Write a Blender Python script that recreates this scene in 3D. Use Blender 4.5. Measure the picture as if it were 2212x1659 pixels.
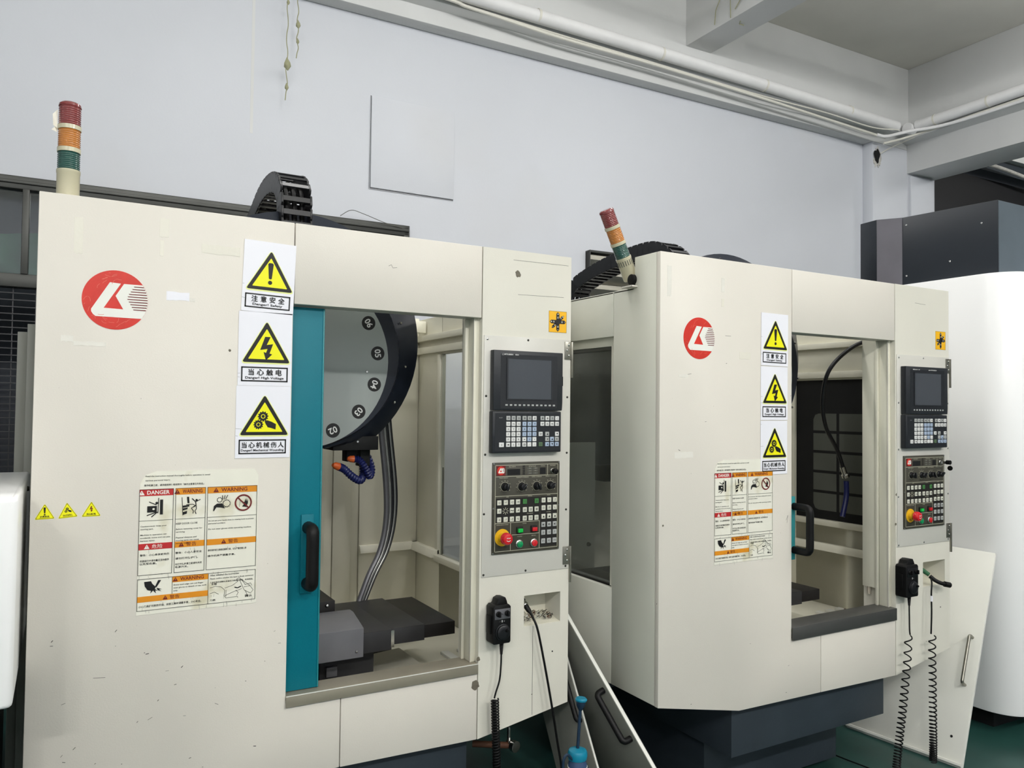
import bpy, bmesh, math, random
from mathutils import Vector, Matrix

for _o in list(bpy.data.objects):
    bpy.data.objects.remove(_o)
SC = bpy.context.scene
COL = SC.collection
R = math.radians
rnd = random.Random(7)

# ------------------------------------------------------------------ camera
EYE = 1.62
cam_d = bpy.data.cameras.new('camera')
cam = bpy.data.objects.new('camera', cam_d)
COL.objects.link(cam)
cam_d.sensor_width = 36
cam_d.lens = 27.524
cam_d.clip_start = 0.02
RIGHT = (0.867558, -0.497207, 0.011312)
UP = (-0.024351, -0.019751, 0.999508)
FWD = (0.496739, 0.867407, 0.029242)
cam.matrix_world = Matrix(((RIGHT[0], UP[0], -FWD[0], 0), (RIGHT[1], UP[1], -FWD[1], 0),
                           (RIGHT[2], UP[2], -FWD[2], EYE), (0, 0, 0, 1)))
SC.camera = cam

# ------------------------------------------------------------------ view, world, lamps
SC.view_settings.view_transform = 'Standard'
SC.view_settings.look = 'None'
SC.view_settings.gamma = 1
SC.view_settings.use_curve_mapping = False
SC.view_settings.exposure = 0.08
W_ = bpy.data.worlds.new('world')
SC.world = W_
W_.use_nodes = True
W_.node_tree.nodes['Background'].inputs[0].default_value = (0.75, 0.82, 0.9, 1)
W_.node_tree.nodes['Background'].inputs[1].default_value = 0.35


LAMPS = [(-1.6, 3.0, 7), (1.0, 3.0, 12), (3.6, 3.0, 12), (6.2, 3.0, 12), (-1.6, 0.2, 4), (1.55, 0.2, 24), (4.4, 0.2, 16), (7.0, 0.2, 16),  # row above the machines is unseen, added to brighten wall and interiors
         (-3.0, -3.4, 150), (1.0, -3.4, 165), (4.8, -3.4, 165), (10.5, 2.6, 60)]
LAMP_Z = 5.0
for lx, ly, pw in LAMPS:
    for off in (-0.42, 0.42):          # a bare tube gives off light all round
        _d = bpy.data.lights.new('tube_glow', 'POINT')
        _d.shadow_soft_size = 0.10
        _d.energy = pw * 1.0
        _d.color = (1, 0.985, 0.965)
        _o = bpy.data.objects.new('tube_glow', _d)
        COL.objects.link(_o)
        _o.location = (lx + off, ly, LAMP_Z - 0.17)


for lx, pw in ((1.0, 26), (3.6, 26)):       # two unseen fill lamps added above the machines to brighten their interiors
    _d = bpy.data.lights.new('interior_fill', 'AREA')
    _d.shape = 'RECTANGLE'
    _d.size = 1.5
    _d.size_y = 0.2
    _d.energy = pw
    _d.color = (1, 0.985, 0.965)
    _o = bpy.data.objects.new('interior_fill', _d)
    COL.objects.link(_o)
    _o.location = (lx, 3.0, LAMP_Z - 0.2)


# ------------------------------------------------------------------ materials
def srgb(r, g, b):
    f = lambda c: (c / 255 / 12.92) if c / 255 <= 0.04045 else ((c / 255 + 0.055) / 1.055) ** 2.4
    return (f(r), f(g), f(b), 1)


MATS = {}


def mat(name, rgb, rough=0.5, metal=0.0, var=0.0, vscale=6.0, bump=0.0, bscale=300.0, specks=None, clear=0.0,
        trans=0.0, ior=1.45, emit=0.0, stain=None, spec=0.5, stretch=None):
    m = bpy.data.materials.new(name)
    m.use_nodes = True
    nt = m.node_tree
    N = nt.nodes
    L = nt.links
    b = N['Principled BSDF']
    col = srgb(*rgb)
    b.inputs['Roughness'].default_value = rough
    b.inputs['Metallic'].default_value = metal
    b.inputs['Coat Weight'].default_value = clear
    b.inputs['Transmission Weight'].default_value = trans
    b.inputs['IOR'].default_value = ior
    b.inputs['Specular IOR Level'].default_value = spec
    b.inputs['Base Color'].default_value = col
    out = None
    tc = N.new('ShaderNodeTexCoord')
    src = tc.outputs['Object']
    if stretch:
        mp = N.new('ShaderNodeMapping')
        mp.inputs['Scale'].default_value = stretch
        L.new(src, mp.inputs['Vector'])
        src = mp.outputs['Vector']
    if var:
        n = N.new('ShaderNodeTexNoise')
        n.inputs['Scale'].default_value = vscale
        n.inputs['Detail'].default_value = 5
        L.new(src, n.inputs['Vector'])
        r = N.new('ShaderNodeMapRange')
        r.inputs[1].default_value = 0.3
        r.inputs[2].default_value = 0.7
        r.inputs[3].default_value = 1 - var
        r.inputs[4].default_value = 1 + var * 0.5
        L.new(n.outputs['Fac'], r.inputs[0])
        mx = N.new('ShaderNodeMix')
        mx.data_type = 'RGBA'
        mx.blend_type = 'MULTIPLY'
        mx.inputs[0].default_value = 1
        mx.inputs[6].default_value = col
        L.new(r.outputs[0], mx.inputs[7])
        out = mx.outputs[2]
    for (srgbc, scale, lo, hi) in ([stain] if stain else []) + ([specks] if specks else []):
        n = N.new('ShaderNodeTexNoise')
        n.inputs['Scale'].default_value = scale
        n.inputs['Detail'].default_value = 3
        L.new(src, n.inputs['Vector'])
        r = N.new('ShaderNodeMapRange')
        r.inputs[1].default_value = lo
        r.inputs[2].default_value = hi
        L.new(n.outputs['Fac'], r.inputs[0])
        mx = N.new('ShaderNodeMix')
        mx.data_type = 'RGBA'
        L.new(r.outputs[0], mx.inputs[0])
        if out:
            L.new(out, mx.inputs[6])
        else:
            mx.inputs[6].default_value = col
        mx.inputs[7].default_value = srgb(*srgbc)
        out = mx.outputs[2]
    if out:
        L.new(out, b.inputs['Base Color'])
    if bump:
        n = N.new('ShaderNodeTexNoise')
        n.inputs['Scale'].default_value = bscale
        n.inputs['Detail'].default_value = 3
        L.new(src, n.inputs['Vector'])
        bp = N.new('ShaderNodeBump')
        bp.inputs['Strength'].default_value = bump
        bp.inputs['Distance'].default_value = 0.002
        L.new(n.outputs['Fac'], bp.inputs['Height'])
        L.new(bp.outputs[0], b.inputs['Normal'])
    if emit:
        b.inputs['Emission Color'].default_value = col
        b.inputs['Emission Strength'].default_value = emit
    MATS[name] = m
    return m


def glassmat(name, rgb, refl=0.08, tint=0.5):
    m = bpy.data.materials.new(name)
    m.use_nodes = True
    nt = m.node_tree
    N = nt.nodes
    L = nt.links
    for n in list(N):
        if n.type != 'OUTPUT_MATERIAL':
            N.remove(n)
    o = [n for n in N if n.type == 'OUTPUT_MATERIAL'][0]
    t = N.new('ShaderNodeBsdfTransparent')
    c = srgb(*rgb)
    t.inputs[0].default_value = (c[0], c[1], c[2], 1)
    g = N.new('ShaderNodeBsdfGlossy')
    g.inputs['Roughness'].default_value = 0.05
    lw = N.new('ShaderNodeLayerWeight')
    lw.inputs[0].default_value = 0.35
    r = N.new('ShaderNodeMapRange')
    r.inputs[3].default_value = refl
    r.inputs[4].default_value = 0.35
    L.new(lw.outputs['Fresnel'], r.inputs[0])
    mx = N.new('ShaderNodeMixShader')
    L.new(r.outputs[0], mx.inputs[0])
    L.new(t.outputs[0], mx.inputs[1])
    L.new(g.outputs[0], mx.inputs[2])
    L.new(mx.outputs[0], o.inputs[0])
    MATS[name] = m
    return m


mat('cream', (222, 217, 207), 0.42, var=0.03, vscale=2.2, bump=0.12, bscale=220, specks=((70, 65, 55), 55, 0.765, 0.775))
mat('cream2', (224, 221, 209), 0.42, var=0.04, vscale=3, bump=0.12, bscale=220, specks=((90, 85, 75), 60, 0.77, 0.78))
mat('side', (226, 226, 214), 0.38, var=0.05, vscale=2.5, bump=0.08, bscale=180)
mat('inner', (226, 223, 206), 0.35, var=0.06, vscale=4, bump=0.05, bscale=120)
mat('plate', (208, 206, 198), 0.34, var=0.03, vscale=5, bump=0.1, bscale=400)
mat('wall', (200, 203, 209), 0.85, var=0.035, vscale=0.9, bump=0.2, bscale=60, stain=((196, 196, 196), 0.55, 0.62, 0.85))
mat('beam', (206, 207, 206), 0.85, var=0.05, vscale=1.5, bump=0.25, bscale=40)
mat('ceiling', (208, 206, 198), 0.9, var=0.12, vscale=0.8, bump=0.25, bscale=30)
mat('floor', (40, 78, 72), 0.35, var=0.35, vscale=2.2, bump=0.1, bscale=25, stain=((24, 34, 32), 1.6, 0.5, 0.7))
mat('teal', (4, 112, 128), 0.45, spec=0.3, var=0.04, vscale=4, bump=0.12, bscale=250, specks=((15, 60, 70), 45, 0.76, 0.775))
mat('tealedge', (46, 134, 138), 0.4)
mat('black', (22, 23, 26), 0.35)
mat('rubber', (12, 12, 13), 0.5, spec=0.3)
mat('matteblack', (10, 11, 13), 0.7)
mat('darkbase', (50, 58, 66), 0.45, var=0.12, vscale=5, bump=0.2, bscale=60)
mat('navy', (26, 32, 44), 0.3, var=0.1, vscale=5)
mat('discgray', (158, 165, 162), 0.38, metal=0.0, var=0.05, vscale=3)
mat('steel', (150, 148, 138), 0.32, metal=0.85, var=0.1, vscale=8, stretch=(1, 8, 8))
mat('sillmetal', (158, 152, 136), 0.42, metal=0.35, var=0.12, vscale=6)
mat('silldark', (92, 92, 90), 0.4, metal=0.5, var=0.12, vscale=6)
mat('chrome', (200, 200, 196), 0.2, metal=1.0)
mat('screwdark', (60, 58, 54), 0.35, metal=0.8)
mat('gunmetal', (58, 58, 60), 0.42, metal=0.35, var=0.15, vscale=9)
mat('gunlight', (112, 112, 116), 0.4, metal=0.4, var=0.12, vscale=9)
mat('tabletop', (36, 34, 34), 0.45, metal=0.3, var=0.2, vscale=10)
mat('paper', (243, 243, 250), 0.4, bump=0.25, bscale=18)
mat('aged', (240, 238, 224), 0.42, var=0.04, vscale=9, bump=0.2, bscale=22, stain=((214, 208, 180), 9, 0.57, 0.7))
mat('inkblack', (20, 20, 20), 0.45)
mat('inkgray', (90, 90, 84), 0.5)
mat('yellow', (247, 243, 20), 0.38)
mat('yellowglow', (240, 246, 160), 0.4)
mat('signred', (190, 44, 46), 0.4)
mat('signorange', (226, 146, 34), 0.4)
mat('logored', (214, 54, 42), 0.36, var=0.1, vscale=30)
mat('crack', (226, 120, 100), 0.4)
mat('logowhite', (240, 240, 232), 0.4)
mat('maroon', (112, 30, 32), 0.4)
mat('orange', (246, 186, 30), 0.4)
mat('tape', (232, 229, 220), 0.3, bump=0.5, bscale=60)
mat('tapeclear', (232, 228, 215), 0.25, bump=0.3, bscale=60)
mat('chipgray', (112, 106, 92), 0.7, var=0.3, vscale=60)
mat('bezel', (34, 37, 42), 0.45, bump=0.1, bscale=400)
mat('bezelin', (28, 31, 36), 0.5)
mat('screen', (70, 74, 80), 0.22, clear=0.3)
mat('key', (226, 226, 224), 0.4)
mat('keyblue', (168, 184, 206), 0.4)
mat('keygray', (176, 178, 176), 0.4)
mat('keygreen', (88, 112, 84), 0.4)
mat('oppanel', (66, 64, 54), 0.5, var=0.08, vscale=30)
mat('opline', (196, 194, 172), 0.5)
mat('opwell', (26, 24, 22), 0.6)
mat('btn', (214, 214, 200), 0.4)
mat('btngreen', (70, 130, 70), 0.4)
mat('redplastic', (206, 34, 42), 0.25, clear=0.4)
mat('greenplastic', (16, 140, 84), 0.25, clear=0.4)
mat('greenbright', (20, 186, 74), 0.3)
mat('yellowplastic', (226, 178, 34), 0.35)
mat('lensred', (128, 56, 56), 0.22, clear=0.8)
mat('lensamber', (188, 120, 54), 0.22, clear=0.8)
mat('lensgreen', (40, 82, 74), 0.22, clear=0.8)
mat('towerwhite', (202, 196, 168), 0.3, clear=0.4)
mat('pvc', (222, 222, 222), 0.5, var=0.05, vscale=6)
mat('cablewhite', (212, 210, 200), 0.5)
mat('m3white', (250, 250, 250), 0.3, clear=0.15)
mat('m3side', (242, 242, 240), 0.35)
mat('darkpaint', (32, 37, 44), 0.35, var=0.08, vscale=6)
mat('purplegray', (86, 84, 92), 0.4, var=0.15, vscale=5)
mat('boxfront', (92, 102, 110), 0.35, var=0.1, vscale=5)
mat('coolblue', (26, 34, 92), 0.4)
mat('coolorange', (214, 98, 44), 0.4)
mat('hose', (150, 150, 146), 0.3, metal=0.6)
mat('brownfix', (96, 62, 44), 0.6)
mat('alu', (70, 71, 68), 0.42, metal=0.4, var=0.15, vscale=5)
mat('mottledgreen', (40, 92, 60), 0.6, var=0.4, vscale=3)
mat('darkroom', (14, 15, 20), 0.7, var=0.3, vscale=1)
mat('darkglassbk', (50, 54, 62), 0.6, var=0.3, vscale=2)
mat('pumpteal', (20, 130, 160), 0.3)
mat('pumpbody', (70, 92, 130), 0.15, trans=0.25)
mat('pumpdark', (30, 50, 72), 0.3)
mat('plaster', (196, 194, 188), 0.9, var=0.2, vscale=20, bump=0.6, bscale=60)
mat('string', (150, 150, 120), 0.8)
mat('tube', (255, 255, 250), 0.5, emit=6)
mat('panelwhite', (226, 226, 218), 0.4, var=0.03, vscale=4)
mat('paneldark', (138, 139, 131), 0.45, var=0.08, vscale=3)  # grey sheet metal; also gap shade put into the cover panel faces
mat('neighwhite', (214, 216, 214), 0.6)
mat('panedark', (88, 90, 84), 0.25)
glassmat('glass', (248, 250, 250), 0.03)
glassmat('winglass', (236, 242, 244), 0.05)
glassmat('tint', (228, 231, 233), 0.05)


# ------------------------------------------------------------------ mesh builder
_TXT = {}


def glyphs(s, bold=0.0):
    k = (s, bold)
    if k in _TXT:
        return _TXT[k]
    c = bpy.data.curves.new('t', 'FONT')
    c.body = s
    c.size = 1
    c.offset = bold
    c.resolution_u = 2
    c.fill_mode = 'FRONT'
    o = bpy.data.objects.new('t', c)
    COL.objects.link(o)
    bpy.context.view_layer.update()
    me = o.to_mesh()
    vs = [(v.co.x, v.co.y) for v in me.vertices]
    fs = [list(p.vertices) for p in me.polygons]
    o.to_mesh_clear()
    bpy.data.objects.remove(o)
    bpy.data.curves.remove(c)
    if vs:
        x0 = min(v[0] for v in vs)
        x1 = max(v[0] for v in vs)
        y0 = min(v[1] for v in vs)
        y1 = max(v[1] for v in vs)
    else:
        x0 = x1 = y0 = y1 = 0
    _TXT[k] = (vs, fs, x0, x1, y0, y1)
    return _TXT[k]


def ortho(d):
    d = Vector(d).normalized()
    a = Vector((0, 0, 1)) if abs(d.z) < 0.9 else Vector((1, 0, 0))
    u = d.cross(a).normalized()
    return d, u, d.cross(u).normalized()


class MB:
    def __init__(self):
        self.v, self.f, self.m, self.mats = [], [], [], []
        self.y0 = 0.0

    def mi(self, m):
        if m not in self.mats:
            self.mats.append(m)
        return self.mats.index(m)

    def face(self, pts, m):
        b = len(self.v)
        self.v += [tuple(p) for p in pts]
        self.f.append(list(range(b, b + len(pts))))
        self.m.append(self.mi(m))

    def prism(self, pts, axis, a0, a1, m, m2=None):
        """2D polygon extruded on an axis. axis 'y': pts are (x,z); 'x': (y,z); 'z': (x,y)"""
        def P(p, a):
            return {'y': (p[0], a, p[1]), 'x': (a, p[0], p[1]), 'z': (p[0], p[1], a)}[axis]
        n = len(pts)
        ar = sum(pts[i][0] * pts[(i + 1) % n][1] - pts[(i + 1) % n][0] * pts[i][1] for i in range(n))
        if ar < 0:
            pts = pts[::-1]
        b = len(self.v)
        self.v += [P(p, a0) for p in pts] + [P(p, a1) for p in pts]
        k = self.mi(m)
        k2 = self.mi(m2) if m2 else k
        flip = (axis == 'y')
        lo = list(range(b, b + n))
        hi = list(range(b + n, b + 2 * n))
        self.f.append(lo if flip else lo[::-1])
        self.m.append(k)
        self.f.append(hi[::-1] if flip else hi)
        self.m.append(k2)
        for i in range(n):
            j = (i + 1) % n
            q = [lo[i], lo[j], hi[j], hi[i]]
            self.f.append(q[::-1] if flip else q)
            self.m.append(k2)
        return self

    def box(self, x0, x1, y0, y1, z0, z1, m):
        return self.prism([(x0, z0), (x1, z0), (x1, z1), (x0, z1)], 'y', y0, y1, m)

    def lathe(self, o, ax, prof, m, n=24, caps=True, ms=None):
        d, u, w = ortho(ax)
        o = Vector(o)
        b = len(self.v)
        for h, r in prof:
            for i in range(n):
                a = 2 * math.pi * i / n
                self.v.append(tuple(o + d * h + (u * math.cos(a) + w * math.sin(a)) * r))
        for j in range(len(prof) - 1):
            k = self.mi(ms[j] if ms else m)
            for i in range(n):
                i2 = (i + 1) % n
                self.f.append([b + j * n + i, b + (j + 1) * n + i, b + (j + 1) * n + i2, b + j * n + i2][::-1])
                self.m.append(k)
        if caps:
            self.f.append([b + i for i in range(n)][::-1])
            self.m.append(self.mi(ms[0] if ms else m))
            e = b + (len(prof) - 1) * n
            self.f.append([e + i for i in range(n)])
            self.m.append(self.mi(ms[-1] if ms else m))
        return self

    def cyl(self, p0, p1, r, m, n=16, r2=None):
        d = Vector(p1) - Vector(p0)
        return self.lathe(p0, d, [(0, r), (d.length, r if r2 is None else r2)], m, n)

    def tube(self, path, r, m, n=8, closed=False):
        P = [Vector(p) for p in path]
        b = len(self.v)
        k = self.mi(m)
        N = len(P)
        u = None
        for i in range(N):
            if closed:
                t = P[(i + 1) % N] - P[i - 1]
            else:
                t = P[min(i + 1, N - 1)] - P[max(i - 1, 0)]
            if t.length < 1e-9:
                t = Vector((0, 0, 1))
            t.normalize()
            if u is None:
                _, u, _ = ortho(t)
            u = (u - t * u.dot(t))
            if u.length < 1e-6:
                _, u, _ = ortho(t)
            u.normalize()
            w = t.cross(u)
            rr = r[i] if isinstance(r, (list, tuple)) else r
            for j in range(n):
                a = 2 * math.pi * j / n
                self.v.append(tuple(P[i] + (u * math.cos(a) + w * math.sin(a)) * rr))
        for i in range(N if closed else N - 1):
            i2 = (i + 1) % N
            for j in range(n):
                j2 = (j + 1) % n
                self.f.append([b + i * n + j, b + i * n + j2, b + i2 * n + j2, b + i2 * n + j])
                self.m.append(k)
        if not closed:
            self.f.append([b + j for j in range(n)][::-1])
            self.m.append(k)
            self.f.append([b + (N - 1) * n + j for j in range(n)])
            self.m.append(k)
        return self

    # flat print on a plane facing -y, layers 0.35 mm apart
    def P2(self, pts, m, layer=1):
        n = len(pts)
        ar = sum(pts[i][0] * pts[(i + 1) % n][1] - pts[(i + 1) % n][0] * pts[i][1] for i in range(n))
        if ar < 0:
            pts = pts[::-1]
        self.face([(p[0], self.y0 - layer * 0.00035, p[1]) for p in pts], m)
        return self

    def R2(self, x0, x1, z0, z1, m, layer=1):
        return self.P2([(x0, z0), (x1, z0), (x1, z1), (x0, z1)], m, layer)

    def frame2(self, x0, x1, z0, z1, t, m, layer=1):
        self.R2(x0, x1, z0, z0 + t, m, layer)
        self.R2(x0, x1, z1 - t, z1, m, layer)
        self.R2(x0, x0 + t, z0, z1, m, layer)
        self.R2(x1 - t, x1, z0, z1, m, layer)
        return self

    def C2(self, x, z, r, m, layer=1, n=32, ry=None):
        ry = r if ry is None else ry
        return self.P2([(x + r * math.cos(2 * math.pi * i / n), z + ry * math.sin(2 * math.pi * i / n)) for i in range(n)], m, layer)

    def ring2(self, x, z, r0, r1, m, layer=1, n=36):
        for i in range(n):
            a, b = 2 * math.pi * i / n, 2 * math.pi * (i + 1) / n
            self.P2([(x + r0 * math.cos(a), z + r0 * math.sin(a)), (x + r1 * math.cos(a), z + r1 * math.sin(a)),
                     (x + r1 * math.cos(b), z + r1 * math.sin(b)), (x + r0 * math.cos(b), z + r0 * math.sin(b))], m, layer)
        return self

    def L2(self, pts, t, m, layer=1):
        for (a, b) in zip(pts[:-1], pts[1:]):
            d = Vector((b[0] - a[0], b[1] - a[1]))
            if d.length < 1e-9:
                continue
            d.normalize()
            nx, nz = -d.y * t / 2, d.x * t / 2
            self.P2([(a[0] + nx, a[1] + nz), (a[0] - nx, a[1] - nz), (b[0] - nx, b[1] - nz), (b[0] + nx, b[1] + nz)], m, layer)
        return self

    def text(self, s, x, z, h, m, layer=2, align='c', bold=0.0, w=None, rot=0.0):
        """h = capital height in metres; w = forced width"""
        vs, fs, x0, x1, y0, y1 = glyphs(s, bold)
        if not vs:
            return self
        sc = h / max(0.3, (y1 - y0))
        if w:
            sx = w / max(1e-6, x1 - x0)
        else:
            sx = sc
        ox = {'c': -(x0 + x1) / 2, 'l': -x0, 'r': -x1}[align]
        oy = -(y0 + y1) / 2
        b = len(self.v)
        ca, sa = math.cos(rot), math.sin(rot)
        for (px, py) in vs:
            a, c = (px + ox) * sx, (py + oy) * sc
            self.v.append((x + a * ca - c * sa, self.y0 - layer * 0.00035, z + a * sa + c * ca))
        k = self.mi(m)
        for f in fs:
            self.f.append([b + i for i in f])
            self.m.append(k)
        return self

    def build(self, name, parent=None, label=None, bevel=0.0, seg=2, smooth=35, kind=None, loc=None):
        me = bpy.data.meshes.new(name)
        me.from_pydata(self.v, [], self.f)
        for k in self.mats:
            me.materials.append(MATS[k])
        me.polygons.foreach_set('material_index', self.m)
        if bevel:
            bm = bmesh.new()
            bm.from_mesh(me)
            bmesh.ops.remove_doubles(bm, verts=bm.verts, dist=1e-6)
            ed = [e for e in bm.edges if len(e.link_faces) == 2 and e.calc_face_angle(0) > R(32)]
            bmesh.ops.bevel(bm, geom=ed, offset=bevel, segments=seg, profile=0.5, affect='EDGES', clamp_overlap=True)
            bm.to_mesh(me)
            bm.free()
        me.update()
        if smooth:
            me.shade_smooth()
            me.set_sharp_from_angle(angle=R(smooth))
        o = bpy.data.objects.new(name, me)
        COL.objects.link(o)
        if parent:
            o.parent = parent
        if label:
            o['label'] = label
        if kind:
            o['kind'] = kind
        if loc:
            o.location = loc
        return o


def thing(name, label, cat, loc=(0, 0, 0), rz=0.0, group=None):
    o = bpy.data.objects.new(name, None)
    o.empty_display_size = 0.1
    COL.objects.link(o)
    o.location = loc
    o.rotation_euler = (0, 0, rz)
    o['label'] = label
    o['category'] = cat
    if group:
        o['group'] = group
    return o


def tag(o, label, cat, group=None):
    o['label'] = label
    o['category'] = cat
    if group:
        o['group'] = group
    return o


def copy_of(src, parent, loc, name=None, rot=None):
    c = src.copy()
    if name:
        c.name = name
    COL.objects.link(c)
    c.parent = parent
    c.location = loc
    if rot:
        c.rotation_euler = rot
    return c


def struct(o):
    o['kind'] = 'structure'
    return o


def smoothpath(pts, n=8):
    P = [Vector(p) for p in pts]
    P = [P[0] * 2 - P[1]] + P + [P[-1] * 2 - P[-2]]
    out = []
    for i in range(1, len(P) - 2):
        for k in range(n):
            t = k / n
            a, b, c, d = P[i - 1], P[i], P[i + 1], P[i + 2]
            out.append(0.5 * ((2 * b) + (c - a) * t + (2 * a - 5 * b + 4 * c - d) * t * t + (3 * b - a - 3 * c + d) * t ** 3))
    out.append(P[-2])
    return out


def coil(pts, r, pitch, steps=12, start=0.0):
    """helix around a smooth path; pitch may be a function of fraction"""
    P = smoothpath(pts, 24)
    L = [0]
    for a, b in zip(P[:-1], P[1:]):
        L.append(L[-1] + (b - a).length)
    tot = L[-1]
    out = []
    s, ph, k = 0.0, start, 0
    while s < tot:
        while k < len(L) - 2 and L[k + 1] < s:
            k += 1
        t = (s - L[k]) / max(1e-9, L[k + 1] - L[k])
        c = P[k].lerp(P[k + 1], t)
        d = (P[k + 1] - P[k]).normalized()
        u = Vector((1, 0, 0))
        u = (u - d * u.dot(d)).normalized()
        w = d.cross(u)
        out.append(c + (u * math.cos(ph) + w * math.sin(ph)) * r)
        pt = pitch(s / tot) if callable(pitch) else pitch
        ph += 2 * math.pi / steps
        s += pt / steps
    return out

# ================================================================== the room
WZ = -0.01735          # the building stands a degree off the machines
H_CEIL = 5.37
room = []


def rs(mb, name, **k):
    o = mb.build(name, **k)
    o.rotation_euler = (0, 0, WZ)
    return struct(o)


rs(MB().box(-6, 16, -6, 9, -0.05, 0, 'floor'), 'floor')
rs(MB().box(-6, 16, -6, 6, H_CEIL, H_CEIL + 0.1, 'ceiling'), 'ceiling')
# back wall with the two window openings
WY = 5.6
w = MB()
w.box(-6, -3.5, WY, WY + 0.2, 0, H_CEIL, 'wall')
w.box(-3.5, 2.15, WY, WY + 0.2, 2.98, H_CEIL, 'wall')
w.box(2.15, 3.79, WY, WY + 0.2, 0, H_CEIL, 'wall')
w.box(3.79, 4.62, WY, WY + 0.2, 2.975, H_CEIL, 'wall')
w.box(3.79, 4.62, WY, WY + 0.2, 0, 1.2, 'wall')
w.box(4.62, 8.5, WY, WY + 0.2, 0, H_CEIL, 'wall')
wall_back = rs(w, 'wall_back', smooth=0)
rs(MB().box(-6.1, -6, -6, 6, 0, H_CEIL, 'wall'), 'wall_left')
rs(MB().box(-6, 16, -6.1, -6, 0, H_CEIL, 'wall'), 'wall_front')
rs(MB().box(16, 16.1, -6, 6, 0, H_CEIL, 'wall'), 'wall_right')
# beams, pillar
rs(MB().prism([(5.47, 4.53), (5.6, 4.53), (5.6, H_CEIL), (5.365, H_CEIL), (5.365, 4.66), (5.47, 4.65)], 'x', -6, 8.0, 'beam'), 'trim_1', bevel=0.006)
rs(MB().prism([(8.0, 4.265), (8.5, 4.265), (8.5, H_CEIL), (7.87, H_CEIL), (7.87, 4.60), (8.0, 4.58)], 'y', -6, 5.6, 'beam'), 'trim_2', bevel=0.006)
rs(MB().box(4.70, 5.0, -6, 5.37, 4.89, H_CEIL, 'beam'), 'trim_3', bevel=0.006)
pl = MB().box(7.42, 8.5, 5.472, 5.6, 0, 4.53, 'wall')
pl.box(8.03, 8.43, 5.44, 5.475, 0, 4.24, 'wall')
rs(pl, 'trim_4', bevel=0.006)
# next bay, seen under the side beam
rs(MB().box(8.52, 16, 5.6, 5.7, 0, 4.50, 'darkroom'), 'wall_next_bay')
nb = MB().box(8.52, 16, 5.45, 5.7, 4.53, 4.68, 'darkbase')
nb.box(8.52, 16, 5.38, 5.7, 4.70, 4.86, 'neighwhite')
nb.box(8.52, 16, 5.42, 5.7, 4.88, H_CEIL, 'darkbase')
rs(nb, 'trim_5')

# window_1: steel-framed glazing on the left, above a mesh screen
f = MB()
f.box(-3.5, 2.15, 5.56, 5.66, 2.905, 2.98, 'alu')
f.box(-3.5, 2.15, 5.545, 5.66, 2.935, 2.955, 'alu')
f.box(-3.5, 2.15, 5.56, 5.66, 2.31, 2.39, 'alu')
f.box(-3.5, 2.15, 5.56, 5.66, 0.0, 0.3, 'alu')
f.box(2.11, 2.15, 5.56, 5.66, 0.3, 2.98, 'alu')
for mx_ in (-2.9, -1.62, -0.34, 0.94):
    f.box(mx_, mx_ + 0.037, 5.55, 5.66, 2.39, 2.905, 'alu')
win1 = rs(f, 'window_1', bevel=0.004)
for i, mx_ in enumerate((-2.9, -1.62, -0.34, 0.94)):
    x1 = (-1.62, -0.34, 0.94, 2.11)[i]
    MB().box(mx_ + 0.037, x1, 5.60, 5.606, 2.39, 2.905, 'winglass').build('pane', win1)
sc_ = MB()
z = 0.3
while z < 2.31:
    sc_.box(-3.5, 2.11, 5.60, 5.606, z, z + 0.006, 'gunmetal')
    z += 0.042
x = -3.5
while x < 2.1:
    sc_.box(x, x + 0.006, 5.607, 5.612, 0.3, 2.31, 'gunmetal')
    x += 0.12
o = sc_.build('mesh_screen', win1, kind='stuff')
rs(MB().box(-5, 3, 7.0, 7.05, 0, 4, 'darkglassbk'), 'wall_outside')
rs(MB().box(-5, 3, 5.85, 7.0, 3.2, 3.25, 'matteblack'), 'trim_6')
# made-up green sheet behind the glass, standing in for greenery outside
t = MB()
nx, nz = 60, 12
b = len(t.v)
for j in range(nz + 1):
    for i in range(nx + 1):
        xx = -3.4 + 5.4 * i / nx
        zz = 2.34 + (0.36 + 0.05 * math.sin(xx * 2.3)) * j / nz
        t.v.append((xx, 5.715 + 0.035 * math.sin(xx * 9 + j * 0.5) + 0.015 * math.sin(xx * 23), zz))
for j in range(nz):
    for i in range(nx):
        a = j * (nx + 1) + i
        t.f.append([a, a + 1, a + nx + 2, a + nx + 1])
        t.m.append(t.mi('mottledgreen'))
o = t.build('backdrop', smooth=80)
o.rotation_euler = (0, 0, WZ)
tag(o, 'crumpled green sheet added as backdrop behind the dark glass at the far left', 'backdrop')

# window_2: metal louvre behind the second machine
f = MB()
f.box(3.79, 4.62, 5.53, 5.62, 2.955, 2.975, 'alu')
f.box(3.79, 3.796, 5.53, 5.62, 1.2, 2.975, 'alu')
f.box(4.59, 4.62, 5.53, 5.62, 1.2, 2.975, 'alu')
win2 = rs(f, 'window_2', bevel=0.004)
zz = 2.955
sl = MB()
prof = [(0, 0), (-0.035, -0.02), (-0.045, -0.06), (-0.02, -0.105), (0.0, -0.125), (0.006, -0.12), (-0.014, -0.1), (-0.038, -0.06), (-0.028, -0.022), (0.004, -0.004)]
first = None
while zz > 1.35:
    if first is None:
        first = MB().prism([(5.58 + a, c) for a, c in prof], 'x', 3.796, 4.59, 'steel').build('slat', win2)
        first.location = (0, 0, zz)
    else:
        copy_of(first, win2, (0, 0, zz))
    zz -= 0.125
rs(MB().box(3.7, 4.7, 5.8, 5.85, 1, 3.1, 'darkroom'), 'wall_shaft')

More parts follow.
